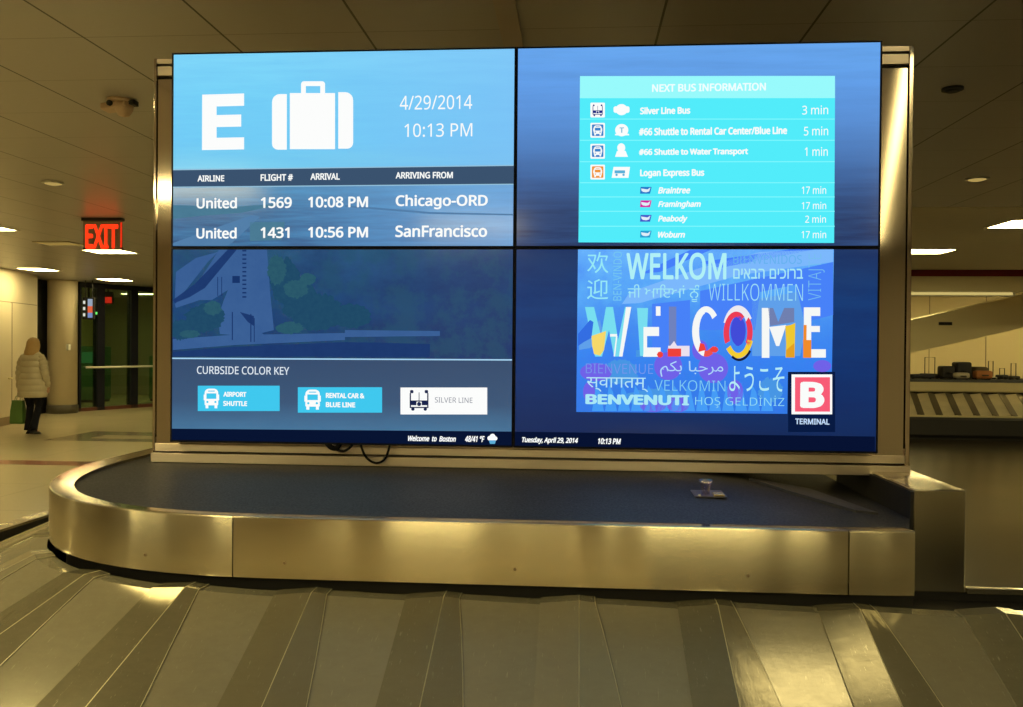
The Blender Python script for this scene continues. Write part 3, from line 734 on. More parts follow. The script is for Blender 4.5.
def rc(x0, y0, x1, y1): return [(x0, y0), (x1, y0), (x1, y1), (x0, y1)]
def rrc(x0, y0, x1, y1, r=(1, 1, 1, 1), n=5):
    """rounded rectangle, radii for upper-left, upper-right, lower-right, lower-left"""
    out = []
    for (cx_, cy_, a0), rr in zip(((x0, y0, 180), (x1, y0, 270), (x1, y1, 0), (x0, y1, 90)), r):
        sx = 1 if cx_ == x0 else -1; sy = 1 if cy_ == y0 else -1
        for i in range(n+1):
            a = math.radians(a0+90*i/n); out.append((cx_+sx*rr+rr*math.cos(a), cy_+sy*rr+rr*math.sin(a)))
    return out
def circ(x, y, rx, ry=None, n=24):
    ry = ry or rx; return [(x+rx*math.cos(2*PI*i/n), y+ry*math.sin(2*PI*i/n)) for i in range(n)]
def T(pn, s, x0, y0, x1, y1, col=(250, 252, 250), k=3, **kw):
    xm = (x0+x1)/2; ym = (y0+y1)/2
    X0 = S(pn, x0, ym)[0]; X1 = S(pn, x1, ym)[0]; Z1 = S(pn, xm, y0)[1]; Z0 = S(pn, xm, y1)[1]
    fit_text('lettering', s, X0, Z0, X1, Z1, YL(k), emit(col), panels[pn], **kw)
W_ = (252, 253, 252)
# ---- upper left: the arrivals board
poly('TL', 'carousel_letter', [(202.4, 94.8), (244.3, 93.6), (244.3, 105.9), (216.8, 106.6), (216.8, 115.2), (241.4, 114.6), (241.4, 126.7), (216.8, 127.2), (216.8, 137.9), (244.3, 137.4), (244.3, 149.5), (202.2, 150.2)], emit(W_), 2)
multi('TL', 'suitcase_pictogram', [rrc(272.2, 94.2, 287.0, 149.8, (8, 0.3, 0.3, 6)), rrc(290.0, 93.2, 335.2, 149.3, (0.3,)*4), rrc(338.4, 92.3, 353.3, 148.8, (0.3, 8, 6, 0.3)),
    rrc(301.2, 81.4, 325.2, 86.2, (3, 3, 0.2, 0.2)), rc(301.2, 84.5, 306, 94), rc(320.4, 84.5, 325.2, 94)], emit(W_), 2)
T('TL', '4/29/2014', 400, 95.5, 472.3, 109.6); T('TL', '10:13 PM', 404.6, 123.5, 472.4, 137)
poly('TL', 'header_band', [(172.5, 170.2), (514, 165.6), (514, 184.2), (172.5, 187.3)], emit((58, 82, 110)), 1)
multi('TL', 'rule', [[(172.5, 169.4), (514, 165.0), (514, 166.0), (172.5, 170.4)], [(172.5, 186.8), (514, 183.8), (514, 184.8), (172.5, 187.8)]], emit((150, 195, 220)), 2)
for s_, a in (('AIRLINE', (197.8, 175.4, 224.6, 181.6)), ('FLIGHT #', (260.8, 174.2, 293.2, 181)), ('ARRIVAL', (310.6, 173.3, 340, 179.9)), ('ARRIVING FROM', (395.8, 172, 453, 178.6))): T('TL', s_, *a, bold=0.03)
for s_, a in (('United', (196.8, 197.6, 237.2, 208.6)), ('1569', (261, 197.2, 292, 208.2)), ('10:08 PM', (308.3, 196.6, 368.2, 207.6)), ('Chicago-ORD', (395.8, 194.6, 487.8, 209.4)),
             ('United', (196.6, 227.6, 236.9, 238.7)), ('1431', (260.8, 227.2, 289.7, 238.2)), ('10:56 PM', (308.3, 226.8, 368.2, 237.8)), ('SanFrancisco', (395.4, 225.2, 487.2, 237.2))): T('TL', s_, *a, bold=0.026)
multi('TL', 'runway', [[(173, 243), (215, 228), (252, 215), (260, 217), (232, 243), (228, 245.5), (173, 245.5)], [(345, 205), (430, 212), (513, 214), (513, 215.5), (430, 214), (345, 207)]], emit2((78, 122, 166), (88, 132, 172), 12), 0)
multi('TL', 'shore', [[(173, 205), (230, 207), (290, 203), (240, 213), (200, 216), (173, 219)], [(250, 222), (285, 222), (282, 240), (250, 241)]], emit2((66, 112, 138), (82, 132, 156), 12), 0)
# ---- lower left: landscape, colour key
multi('BL', 'road', [[(219, 250), (267, 248.5), (270, 290), (274, 330), (262, 333), (268, 338), (220, 334), (218, 318), (224, 300), (228, 290), (212, 300), (200, 300), (176, 308), (175, 304), (200, 280)],
    [(176, 272), (196, 258), (218, 252), (208, 262), (186, 290), (175, 300)], [(173, 339), (230, 335), (345, 333), (345, 340), (235, 345), (173, 350)], [(345, 330), (440, 331), (440, 336), (345, 337)]], emit2((48, 84, 140), (66, 104, 156), 12), 0)
multi('BL', 'dark_road', [[(228, 248), (237, 248), (205, 288), (190, 297), (175, 303), (173, 300), (195, 284)], [(173, 352), (230, 347), (345, 342), (430, 344), (430, 357), (173, 356)], [(240, 312), (254, 316), (254, 326), (248, 322)]], emit2((24, 50, 102), (34, 64, 118), 20), 1)
multi('BL', 'fence_post', [rc(217.5, 277, 218.2, 296), rc(221.5, 277, 222.2, 296), rc(232.5, 276, 240, 283)]+[rc(242.5, 250+i*4.2, 246.5, 251.5+i*4.2) for i in range(12)]+[rc(232, 312, 233, 340), rc(250.5, 314, 251.5, 342), rc(254, 318, 254.8, 342)], emit((24, 52, 104)), 1)
def blob(cx_, cy_, rx, ry, n=54, j=0.13):
    return [(cx_+rx*(1+random.uniform(-j, j))*math.cos(2*PI*i/n), cy_+ry*(1+random.uniform(-j, j))*math.sin(2*PI*i/n)) for i in range(n)]
TREE = emit2((24, 62, 98), (38, 84, 108), 60); TREE2 = emit2((32, 74, 100), (50, 100, 112), 60)
multi('BL', 'trees', [blob(285, 280, 16, 22), blob(300, 300, 18, 22), blob(318, 312, 26, 18), blob(205, 318, 20, 14), blob(350, 316, 22, 12), blob(181, 330, 12, 10)], TREE, 1)
multi('BL', 'trees', [blob(277, 270, 9, 15), blob(296, 289, 12, 9), blob(308, 279, 8, 6), blob(213, 308, 9, 7), blob(290, 328, 14, 6), blob(190, 334, 10, 4)], TREE2, 2)
poly('BL', 'key_band', [(171.8, 358.5), (513, 360.2), (512.8, 431.5), (172, 428.6)], screen_mat('key_band_picture', [(0.0, (70, 118, 156)), (0.4, (58, 86, 120)), (1.0, (52, 76, 110))], 1.30, 1.54, (46, 78, 118), (1, 1, 3), 0.2), 1)
poly('BL', 'rule', [(171.8, 357.6), (513.2, 359.2), (513.2, 360.6), (171.8, 359.0)], emit((165, 210, 240)), 2)
poly('BL', 'ticker_band', [(172, 428.6), (512.8, 431.5), (512.6, 447.5), (172, 441.5)], emit((8, 20, 50)), 1)
T('BL', 'CURBSIDE COLOR KEY', 197.2, 366.5, 289.4, 374.4, (225, 235, 245), bold=0.008)
CY = emit((64, 200, 238))
multi('BL', 'key_box', [rc(198, 385.7, 279.8, 411)], CY, 2); multi('BL', 'key_box', [rc(298, 387.2, 382.2, 412.6)], CY, 2); multi('BL', 'key_box', [rc(400.6, 387.5, 487.3, 414.4)], emit(W_), 2)
def bus(pn, x0, y0, x1, y1, fg, bg, k=3):
    wd, h = x1-x0, y1-y0
    multi(pn, 'bus_pictogram', [rrc(x0+0.06*wd, y0, x1-0.06*wd, y0+0.85*h, (wd*0.28, wd*0.28, 1, 1)), rc(x0, y0+0.3*h, x0+0.1*wd, y0+0.6*h), rc(x1-0.1*wd, y0+0.3*h, x1, y0+0.6*h),
        rc(x0+0.12*wd, y0+0.8*h, x0+0.3*wd, y1), rc(x1-0.3*wd, y0+0.8*h, x1-0.12*wd, y1)], emit(fg), k)
    multi(pn, 'bus_pictogram', [rc(x0+0.18*wd, y0+0.24*h, x1-0.18*wd, y0+0.52*h), rc(x0+0.28*wd, y0+0.1*h, x1-0.28*wd, y0+0.15*h), circ(x0+0.24*wd, y0+0.68*h, 0.07*wd), circ(x1-0.24*wd, y0+0.68*h, 0.07*wd)], emit(bg), k+1)
bus('BL', 204, 388.6, 219.4, 408.2, W_, (64, 200, 238)); bus('BL', 304.6, 389.6, 321, 409.6, W_, (64, 200, 238))
T('BL', 'AIRPORT', 223.6, 391.8, 246.6, 396.8, bold=0.045); T('BL', 'SHUTTLE', 223.4, 401, 247.4, 406, bold=0.045)
T('BL', 'RENTAL CAR &', 326, 393, 364.6, 398.2, bold=0.045); T('BL', 'BLUE LINE', 326, 402.2, 355.4, 407.3, bold=0.045)
def front_bus(pn, x0, y0, x1, y1, c=(25, 35, 75), k=3):
    wd, h = x1-x0, y1-y0; q = 0.07
    multi(pn, 'bus_pictogram', [rc(x0, y0+0.15*h, x0+q*wd, y0+0.9*h), rc(x1-q*wd, y0+0.15*h, x1, y0+0.9*h), rrc(x0+0.02*wd, y0, x0+0.2*wd, y0+0.16*h), rrc(x1-0.2*wd, y0, x1-0.02*wd, y0+0.16*h),
        rc(x0, y0+0.84*h, x1, y0+0.9*h), rc(x0, y0+0.52*h, x1, y0+0.58*h), rc(x0+0.05*wd, y0+0.56*h, x0+0.36*wd, y0+0.76*h), rc(x1-0.36*wd, y0+0.56*h, x1-0.05*wd, y0+0.76*h),
        circ((x0+x1)/2, y0+0.7*h, 0.11*wd), rc((x0+x1)/2-0.02*wd, y0+0.12*h, (x0+x1)/2+0.02*wd, y0+0.6*h), circ(x0+0.17*wd, y0+0.95*h, 0.09*wd), circ(x1-0.17*wd, y0+0.95*h, 0.09*wd)], emit(c), k)
front_bus('BL', 409.8, 390, 428.6, 410)
T('BL', 'SILVER LINE', 435, 397.4, 472.6, 402.7, (120, 125, 140))
T('BL', 'Welcome  to  Boston', 408.2, 435.6, 456, 441.4, W_, bold=0.04, shear=0.25); T('BL', '48/41 °F', 465, 435.8, 484.8, 442.0, W_, bold=0.035, shear=0.25)
multi('BL', 'cloud_pictogram', [circ(489.8, 438.2, 2.4), circ(492.6, 436.4, 2.9, 2.7), circ(495.4, 438.4, 2.1), rc(489, 437.6, 496, 440.4)], emit(W_), 2)
multi('BL', 'cloud_pictogram', [[(489, 440.2), (496, 440.2), (495, 443.8), (490, 443.8)]], emit((90, 170, 215)), 3)
# ---- upper right: bus table
poly('TR', 'table_header', [(580, 76.2), (834.9, 76.0), (834.9, 98.2), (579.8, 98.3)], emit((152, 250, 252)), 1)
poly('TR', 'table_body', [(579.8, 98.3), (834.9, 98.2), (834.0, 243.0), (578.4, 242.4)], emit((82, 236, 250)), 1)
multi('TR', 'table_rule', [rc(580, y-0.5, 834.5, y+0.5) for y in (119.2, 140.4, 161.8, 182.8, 197, 211.4, 226.3)], emit((126, 248, 254)), 2)
T('TR', 'NEXT BUS INFORMATION', 652, 83.6, 765.8, 91.5, (240, 255, 255), bold=0.03)
for s_, a in (('Silver Line Bus', (640, 107, 690.2, 114.3)), ('#66 Shuttle to Rental Car Center/Blue Line', (638.8, 127.2, 787, 135)), ('#66 Shuttle to Water Transport', (638.8, 148.4, 748, 156.6)), ('Logan Express Bus', (640, 169.4, 704.2, 178.2))): T('TR', s_, *a, bold=0.045)
for s_, a in (('Braintree', (658, 187, 690.2, 193.7)), ('Framingham', (658, 200.9, 700.8, 208.8)), ('Peabody', (658, 215.4, 687.4, 223.4)), ('Woburn', (658, 231.4, 685, 237.8))): T('TR', s_, *a, bold=0.04, shear=0.25)
for s_, a in (('3 min', (802, 105.6, 828, 114.6)), ('5 min', (803.8, 126.6, 828, 135.6)), ('1 min', (804.6, 147.2, 827.6, 156)), ('17 min', (801.6, 186.4, 826, 194)), ('17 min', (801.6, 202, 826, 209.2)), ('2 min', (805, 215.6, 825.8, 222.8)), ('17 min', (801.4, 231, 826, 238.2))): T('TR', s_, *a, bold=0.004)
for y0, c in ((102.8, None), (123, (60, 130, 200)), (144, (60, 130, 200)), (164.8, (240, 150, 60))):
    if c is None:
        multi('TR', 'icon_tile', [rrc(590.4, y0, 604.9, y0+14.8)], emit(W_), 2); front_bus('TR', 592.6, y0+1.8, 602.7, y0+13.2, (30, 40, 130))
    else:
        multi('TR', 'icon_tile', [rrc(590.4, y0, 604.9, y0+14.8)], emit(W_), 2)
        multi('TR', 'icon_tile', [rrc(591.9, y0+1.6, 603.4, y0+13.2)], emit(c), 3); bus('TR', 593.2, y0+2.6, 602.2, y0+12.6, W_, c, 4)
multi('TR', 'route_pictogram', [rrc(613.5, 106.5, 629.5, 113, (2,)*4), circ(621.5, 109.8, 6, 5.6)], emit(W_), 3)
multi('TR', 'route_pictogram', [circ(621.7, 130.3, 6.6, 6.2), rc(615, 134, 629, 135.5)], emit(W_), 3); T('TR', 'T', 619.4, 127.6, 624, 133, (130, 190, 215), k=4, bold=0.03)
multi('TR', 'route_pictogram', [circ(621.2, 148, 4, 4.6), [(617, 151), (625.5, 151), (628, 157), (615, 157)]], emit(W_), 3)
multi('TR', 'route_pictogram', [[(613.5, 167), (630, 167), (628.4, 178), (611.6, 178)]], emit(W_), 3)
multi('TR', 'route_pictogram', [rc(614.5, 170.5, 625, 173.5), circ(616.5, 175, 1.2), circ(623.5, 175, 1.2)], emit((90, 175, 215)), 4)
for y0, c in ((187, (40, 120, 200)), (200.5, (215, 40, 160)), (215, (70, 90, 200)), (230.8, (40, 160, 210))):
    multi('TR', 'plane_pictogram', [[(640.5, y0), (651.6, y0), (650, y0+6.8), (640, y0+6.8)]], emit(c), 3)
    multi('TR', 'plane_pictogram', [[(641, y0+1.6), (647.5, y0+2.6), (650.4, y0+0.6), (649, y0+4.6), (646, y0+5.4), (643, y0+5), (641.6, y0+4)]], emit((225, 240, 250)), 4)
# ---- lower right: welcome picture, terminal sign
poly('BR', 'welcome_picture', [(578, 248.2), (833.8, 248.2), (831.8, 372), (787.8, 372), (787.2, 413.8), (576.2, 411.9)],
     screen_mat('welcome_picture_ground', [(0.0, (44, 120, 228)), (0.3, (52, 132, 240)), (0.5, (66, 142, 240)), (0.75, (92, 176, 250)), (1.0, (104, 180, 252))], 1.40, 1.93, (58, 122, 244), (2, 1, 2), 0.6), 1)
multi('BR', 'picture_shape', [[(630, 292), (700, 268), (760, 252), (833, 249), (833, 262), (740, 275), (640, 303), (622, 304)]], emit((124, 184, 252)), 2)
multi('BR', 'picture_shape', [[(640, 274), (690, 250), (712, 249), (660, 272)], [(700, 262), (790, 249), (815, 249), (720, 268)]], emit((70, 128, 250)), 2)
multi('BR', 'picture_shape', [[(700, 291), (833, 262), (833, 315), (805, 322), (795, 285), (760, 292), (755, 330), (700, 330)], [(652, 304), (690, 300), (690, 352), (652, 352)]], emit((72, 130, 248)), 2)
multi('BR', 'picture_shape', [[(580, 334), (600, 320), (604, 340), (590, 348), (579, 350)], [(752, 300), (798, 292), (805, 330), (800, 356), (752, 356)]], emit((96, 160, 234)), 2)
multi('BR', 'picture_shape', [rc(636, 350, 655, 357), blob(620, 372, 18, 12), blob(655, 398, 30, 9), blob(770, 390, 12, 12)], emit((72, 150, 228)), 3)
for x, y, rx, ry in ((668, 366, 14, 14), (713, 368, 15, 15), (596, 372, 16, 9), (653, 412-6, 13, 6), (678, 404, 12, 8), (589, 392, 6, 10), (822, 366, 9, 6), (735, 392, 8, 12), (700, 350, 8, 10)):
    multi('BR', 'flower', [circ(x, y, rx, ry)], emit((112, 98, 232)), 4)
multi('BR', 'picture_shape', [[(592+i*13, 411), (596+i*13, 385), (600+i*13, 392), (604+i*13, 411)] for i in range(14)], emit((70, 156, 246)), 4)
CW = (120, 222, 240); WHT = (246, 248, 246)
multi('BR', 'welcome_letter', [[(585, 307), (594, 307), (601, 336), (606, 307), (613, 307), (618, 340), (625, 307), (631, 307), (622, 356.5), (614, 356.5), (609, 330), (602, 356.5), (595, 356.5)]], emit(CW), 5)
multi('BR', 'welcome_letter', [[(626, 307), (631.2, 307), (622.4, 356.5), (619, 356.5)], rc(610, 334, 617, 336.6), [(616, 336), (617.4, 336), (615, 356.4), (613.6, 356.4)]], emit(WHT), 6)
multi('BR', 'welcome_letter', [[(637, 308), (648, 308), (646, 356), (640, 356)]], emit(CW), 5)
multi('BR', 'welcome_letter', [[(645, 327), (659, 327), (659, 336), (645, 336)], rc(655.8, 306.4, 660.4, 315.8), [(644, 347.5), (660.5, 347.5), (660.5, 356.8), (643, 356.8)], rc(643.4, 327, 647, 356)], emit(WHT), 6)
multi('BR', 'welcome_letter', [rc(668.8, 306.6, 676.2, 346)], emit((112, 130, 190)), 5)
multi('BR', 'welcome_letter', [rc(668, 345.8, 689.4, 356.2), [(670, 346), (674, 341), (677, 346)]], emit((235, 225, 238)), 6)
multi('BR', 'welcome_letter', [rc(667.6, 348.5, 681, 356.6), blob(660, 354.5, 3, 3), blob(714, 349.5, 4, 3), [(700, 343), (704, 344), (706, 350), (698, 352)]], emit((240, 66, 58)), 7)
def arc(cx_, cy_, ro, ri, a0, a1, ky=1.0, n=16):
    o = [(cx_+ro*math.cos(math.radians(a0+(a1-a0)*i/n)), cy_+ro*ky*math.sin(math.radians(a0+(a1-a0)*i/n))) for i in range(n+1)]
    q = [(cx_+ri*math.cos(math.radians(a1-(a1-a0)*i/n)), cy_+(ro*ky-(ro-ri))*math.sin(math.radians(a1-(a1-a0)*i/n))) for i in range(n+1)]
    return o+q
multi('BR', 'welcome_letter', [arc(706, 331.5, 14, 7, 100, 260, 1.8), arc(706, 331.5, 14, 8, 260, 320, 1.8)], emit(WHT), 5)
multi('BR', 'welcome_letter', [arc(706, 331.5, 14, 8, 60, 100, 1.8)], emit((236, 84, 76)), 6)
multi('BR', 'welcome_letter', [arc(738, 331.5, 15.5, 9, 200, 330, 1.68)], emit((238, 235, 240)), 5)
multi('BR', 'welcome_letter', [arc(736, 333, 12.6, 7, 150, 310, 1.7), arc(744, 332, 8.5, 3, -60, 60, 2.0)], emit((236, 62, 84)), 6)
multi('BR', 'welcome_letter', [arc(738, 332, 15.5, 10, 20, 140, 1.7)], emit((244, 205, 50)), 6)
multi('BR', 'welcome_letter', [arc(739, 334, 15.5, 13, 40, 120, 1.75)], emit((22, 28, 58)), 7)
multi('BR', 'welcome_letter', [blob(738, 331, 7.5, 15, 24, 0.03)], emit((66, 76, 216)), 6)
multi('BR', 'welcome_letter', [rc(761.6, 308, 769.2, 357.8), [(769, 327), (786, 325), (779, 346), (776, 346)]], emit(WHT), 5)
multi('BR', 'welcome_letter', [[(768, 308), (773, 308), (778, 322), (784, 308), (794, 308), (794, 322), (770, 326)]], emit((112, 128, 176)), 5)
multi('BR', 'welcome_letter', [[(788, 326), (795, 323), (794.4, 357.6), (785.4, 357.6), (786, 340)], [(785, 326), (795, 324), (792, 345), (786, 347)]], emit((238, 200, 50)), 6)
multi('BR', 'welcome_letter', [[(786, 350), (794, 343), (794.4, 357.6), (786, 357.6)]], emit((228, 160, 36)), 7)
multi('BR', 'welcome_letter', [rc(803.6, 307.4, 811, 340), rc(803.6, 307.4, 820, 316), rc(809, 326, 819.6, 332), rc(811, 349.2, 825.6, 357.6)], emit(WHT), 5)
multi('BR', 'welcome_letter', [[(803.4, 325), (806.4, 325), (806, 357.8), (802.8, 357.8)], rc(802.8, 340, 811, 357.8)], emit((240, 140, 44)), 6)
multi('BR', 'picture_shape', [[(591.5, 336), (606, 331), (604, 350), (600, 355.6), (594, 354), (592, 345)]], emit((246, 216, 106)), 7)
multi('BR', 'picture_shape', [[(578, 334), (590, 320), (593.4, 322), (591.4, 338), (584, 342), (578, 346)]], emit((52, 110, 226)), 7)
TT = lambda s_, a, c=(150, 232, 246), **kw: T('BR', s_, *a, c, k=9, **kw)
TT('欢', (587.2, 252.2, 608.4, 273.2), inter=False); TT('迎', (587, 279, 608.2, 299.4), inter=False)
TT('BEN-VINDO', (613.2, 251.8, 621.6, 300.6), (118, 200, 240), rot=PI/2)
TT('WELKOM', (626.2, 252.8, 726.2, 279.8), (176, 240, 246), bold=0.02)
TT('ਜੀ ਆਇਆਂ ਨੂੰ', (627.6, 284.5, 699, 302), (160, 230, 245), inter=False)
TT('BIENVENIDOS', (733, 255.2, 801.5, 264), (100, 176, 238))
TT('םיאבה םיכורב', (733, 268.8, 802.6, 278.8), (170, 232, 245), inter=False, bold=0.01)
TT('WILLKOMMEN', (708.4, 283.8, 802.6, 300.8), (160, 225, 245), bold=-0.012)
TT('VITAJTE', (808, 254, 824.2, 300.4), (118, 190, 240), rot=PI/2, bold=-0.012)
TT('BIENVENUE', (585.8, 363.8, 653, 373.6), (118, 150, 235), bold=-0.006)
TT('\ufee2\ufedc\ufe91 \ufe8e\ufe92\ufea3\ufeae\ufee3', (660, 361, 723, 377), (175, 215, 250), inter=False)
TT('स्वागतम्', (586.4, 377.4, 648, 391.8), (180, 228, 248), inter=False)
TT('VELKOMIN', (654.4, 380.2, 725.2, 391), (130, 205, 242), bold=-0.008)
TT('ようこそ', (729, 366.2, 784, 391.4), (180, 236, 246), inter=False)
TT('BENVENUTI', (585.4, 394.6, 689, 404.8), (170, 232, 246), bold=0.05)
TT('HOŞ GELDİNİZ', (695, 395.2, 784, 408), (150, 222, 244), bold=-0.008)
multi('BR', 'terminal_tile', [rc(788, 371.8, 835, 432)], emit((8, 26, 66)), 2)
multi('BR', 'terminal_tile', [rc(791.4, 374.4, 832, 414.2)], emit(W_), 3); multi('BR', 'terminal_tile', [rc(794.8, 377.2, 829.8, 411.6)], emit((248, 92, 118)), 4)
T('BR', 'B', 800, 381.8, 824.2, 408, k=5, bold=0.05); T('BR', 'TERMINAL', 795, 418.6, 829.4, 424.4, (190, 215, 245), k=3, bold=0.03)
multi('BR', 'ticker_band', [[(514, 431.6), (874.8, 436.5), (874.6, 453), (513.6, 447.4)]], emit((7, 18, 50)), 2)
T('BR', 'Tuesday, April 29, 2014', 522, 437.2, 578, 444.2, k=3, bold=0.04, shear=0.25); T('BR', '10:13 PM', 598, 438.2, 621, 444.2, k=3, bold=0.04, shear=0.2)
# cables hanging out under the displays
def hang(pts, r):
    bm = bmesh.new(); P = [Vector(p) for p in pts]; out = []
    for i in range(len(P)-1):
        p0, p1, p2, p3 = P[max(i-1, 0)], P[i], P[i+1], P[min(i+2, len(P)-1)]
        for k in range(6):
            q = k/6; out.append(0.5*((2*p1)+(p2-p0)*q+(2*p0-5*p1+4*p2-p3)*q*q+(3*p1-p0-3*p2+p3)*q**3))
    out.append(P[-1]); tube(bm, out, r, 8); return obj('cable', bm, M['cable'], vw, True)
hang([(-0.537, 0.02, 1.27), (-0.53, 0.004, 1.245), (-0.515, 0.0, 1.213), (-0.493, 0.0, 1.194), (-0.47, 0.0, 1.190), (-0.447, 0.0, 1.203), (-0.434, 0.004, 1.235), (-0.432, 0.02, 1.27)], 0.0042)
hang([(-0.655, 0.02, 1.268), (-0.635, 0.0, 1.246), (-0.612, 0.0, 1.232), (-0.588, 0.0, 1.230), (-0.566, 0.0, 1.246), (-0.558, 0.02, 1.27)], 0.0048)
hang([(-0.662, 0.02, 1.262), (-0.64, 0.002, 1.243), (-0.618, 0.002, 1.238), (-0.605, 0.01, 1.26)], 0.009)

# ------------------------------------------------------------------ right background: second carousel, fascia, inclined conveyor
fc = thing('fascia', (8, 12.9, 2.6), 'overhead steel bulkhead with a deep red band, right of the video wall', 'bulkhead')
bx('red_band', (1.5, 12.9, 12.85, 13.15, 2.885, CEIL-0.002), M['red'], fc); bx('steel_band', (1.5, 12.9, 12.87, 13.13, 2.62, 2.885), M['steel_far'], fc)
struct(bx('wall_far_right', (1.0, 12.9, 17.6, 17.75, 0, CEIL), pbr('warm_cream_wall', (0.70, 0.58, 0.34), 0.5, var=0.03, nscale=1)))
bm = bmesh.new()
for k in range(9): box(bm, 2.0+k*1.25, 2.012+k*1.25, 17.585, 17.6, 0, CEIL)
struct(obj('trim_4', bm, M['tan']))
t = thing('strip_light', (8, 13.2, 2.6), 'long pale strip light under the steel bulkhead', 'ceiling light')
bx('housing', (4.8, 8.0, 13.16, 13.3, 2.56, 2.64), M['white'], t); bx('tube', (4.85, 7.95, 13.15, 13.16, 2.575, 2.625), emit((200, 180, 110), 1.0), t)
for x in (7.0, 10.4): troffer(x, 15.6, 1.1, 0.5, 'ceiling lamp above the far carousel, hidden behind the red bulkhead')
ic = thing('inclined_conveyor', (7, 14.6, 1.0), 'steel-sided conveyor chute sloping down behind the red bulkhead', 'conveyor')
def incl(name, y0, y1, dz0, dz1, mat, x0=5.1, x1=10.5):
    sl = 0.24; bm = bmesh.new(); base_ = lambda x: 1.524+(x-6.7)*sl
    vs = [bm.verts.new((x, y, base_(x)+dz)) for x in (x0, x1) for y in (y0, y1) for dz in (dz0, dz1)]
    for f in ((0,1,3,2),(4,6,7,5),(0,4,5,1),(2,3,7,6),(0,2,6,4),(1,5,7,3)): bm.faces.new([vs[i] for i in f])
    obj(name, bm, mat, ic)
incl('side_panel', 14.5, 14.54, 0, 0.62, M['steel_far']); incl('side_panel', 15.46, 15.5, 0, 0.62, M['steel_far']); incl('belt', 14.54, 15.46, 0.35, 0.4, M['belt'])
incl('top_rail', 14.47, 14.57, 0.62, 0.65, M['steel_far'])
bx('maker_plate', (7.22, 7.47, 14.49, 14.5, 2.07, 2.13), M['dark'], ic)
for x in (9.6,):
    for yy in (14.6, 15.3): bx('leg', (x, x+0.1, yy, yy+0.1, 1.022, 1.524+(x-6.7)*0.24+0.05), M['steel_far'], ic, 0.005)
c2 = thing('baggage_carousel', (8, 14.6, 0), 'distant baggage carousel on the right, with luggage on it', 'baggage carousel')
def run2(name, prof, mat, x0=3.0, x1=12.7):
    bm = bmesh.new()
    vs = [[bm.verts.new((x, y, z)) for y, z in prof] for x in (x0, x1)]
    n = len(prof)
    for k in range(n): bm.faces.new((vs[0][k], vs[1][k], vs[1][(k+1) % n], vs[0][(k+1) % n]))
    bm.faces.new(vs[0]); bm.faces.new(vs[1]); return obj(name, bm, mat, c2)
run2('plinth', [(12.98, 0), (12.98, 0.06), (13.0, 0.06), (13.0, 0)], M['black'])
run2('bumper', [(12.93, 0.05), (12.9, 0.09), (12.9, 0.36), (12.93, 0.40), (13.1, 0.40), (13.1, 0.05)], M['black'])
run2('kerb_strip', [(12.92, 0.40), (12.92, 0.43), (13.05, 0.43), (13.05, 0.40)], M['steel_far'])
run2('island_side', [(13.95, 0.80), (13.93, 0.82), (13.93, 0.985), (13.95, 1.0), (14.1, 1.0), (14.1, 0.80)], M['steel_far'])
run2('island_rim', [(13.92, 0.985), (13.92, 1.035), (14.2, 1.035), (14.2, 0.985)], pbr('grey_blue_rim', (0.07, 0.075, 0.09), 0.4))
run2('island_belt', [(14.2, 0.99), (14.2, 1.02), (15.6, 1.02), (15.6, 0.99)], M['belt'])
run2('inner_skirt', [(13.99, 0.0), (13.99, 0.80), (14.02, 0.80), (14.02, 0)], M['black'])
run2('bed', [(12.95, 0.36), (13.97, 0.72), (13.97, 0.69), (12.95, 0.33)], M['black'])
mp2 = pbr('far_plate', (0.66, 0.58, 0.40), 0.4, metal=0.3, var=0.3, nscale=3); mp3 = pbr('far_plate_fold', (0.12, 0.10, 0.07), 0.4, metal=0.5)
for k in range(30):
    x = 3.1+k*0.32
    for (a, b, h0, h1, m_) in ((0.0, 0.19, 0.0, 0.02, mp2), (0.19, 0.32, 0.03, 0.0, mp3)):
        bm = bmesh.new()
        sh = -0.22
        pts = [(x+a, 13.95, 0.76+h0), (x+b, 13.95, 0.76+h1), (x+b+sh, 13.0, 0.425+h1), (x+a+sh, 13.0, 0.425+h0)]
        v = [bm.verts.new(p) for p in pts]; v2 = [bm.verts.new((p[0], p[1], p[2]-0.01)) for p in pts]
        bm.faces.new(v); bm.faces.new(v2[::-1])
        for q in range(4): bm.faces.new((v[q], v[(q+1) % 4], v2[(q+1) % 4], v2[q]))
        if m_ is mp2: par = obj('plate', bm, m_, c2)
        else: obj('fold', bm, m_, par)
# luggage on the far carousel
def suitcase(x, y, z, wd, dp, h, col, label, handle=0.0, bev=0.04, rotz=0.0):
    t = thing('suitcase', (x, y, z), label, 'suitcase'); mat = pbr('luggage_fabric', col, 0.6, bump=0.3)
    bm = bmesh.new(); box(bm, x-wd/2, x+wd/2, y-dp/2, y+dp/2, z+0.02, z+h, min(bev, h*0.3), 3); obj('shell', bm, mat, t, True)
    bm = bmesh.new(); tube(bm, [(x-wd*0.18, y-dp/2-0.005, z+h*0.5), (x-wd*0.15, y-dp/2-0.035, z+h*0.5), (x+wd*0.15, y-dp/2-0.035, z+h*0.5), (x+wd*0.18, y-dp/2-0.005, z+h*0.5)], 0.012, 8); obj('grip', bm, M['black'], t, True)
    for s_ in (-1, 1):
        bm = bmesh.new(); lathe(bm, [(0.022, -0.015), (0.022, 0.015)], (x+s_*wd*0.4, y, z+0.022), 14, 'X'); obj('wheel', bm, M['black'], t)
    if handle:
        bm = bmesh.new(); hx = wd*0.28; tube(bm, [(x-hx, y, z+h-0.01), (x-hx, y, z+h+handle), (x+hx, y, z+h+handle), (x+hx, y, z+h-0.01)], 0.009, 8); obj('pull_handle', bm, M['black'], t)
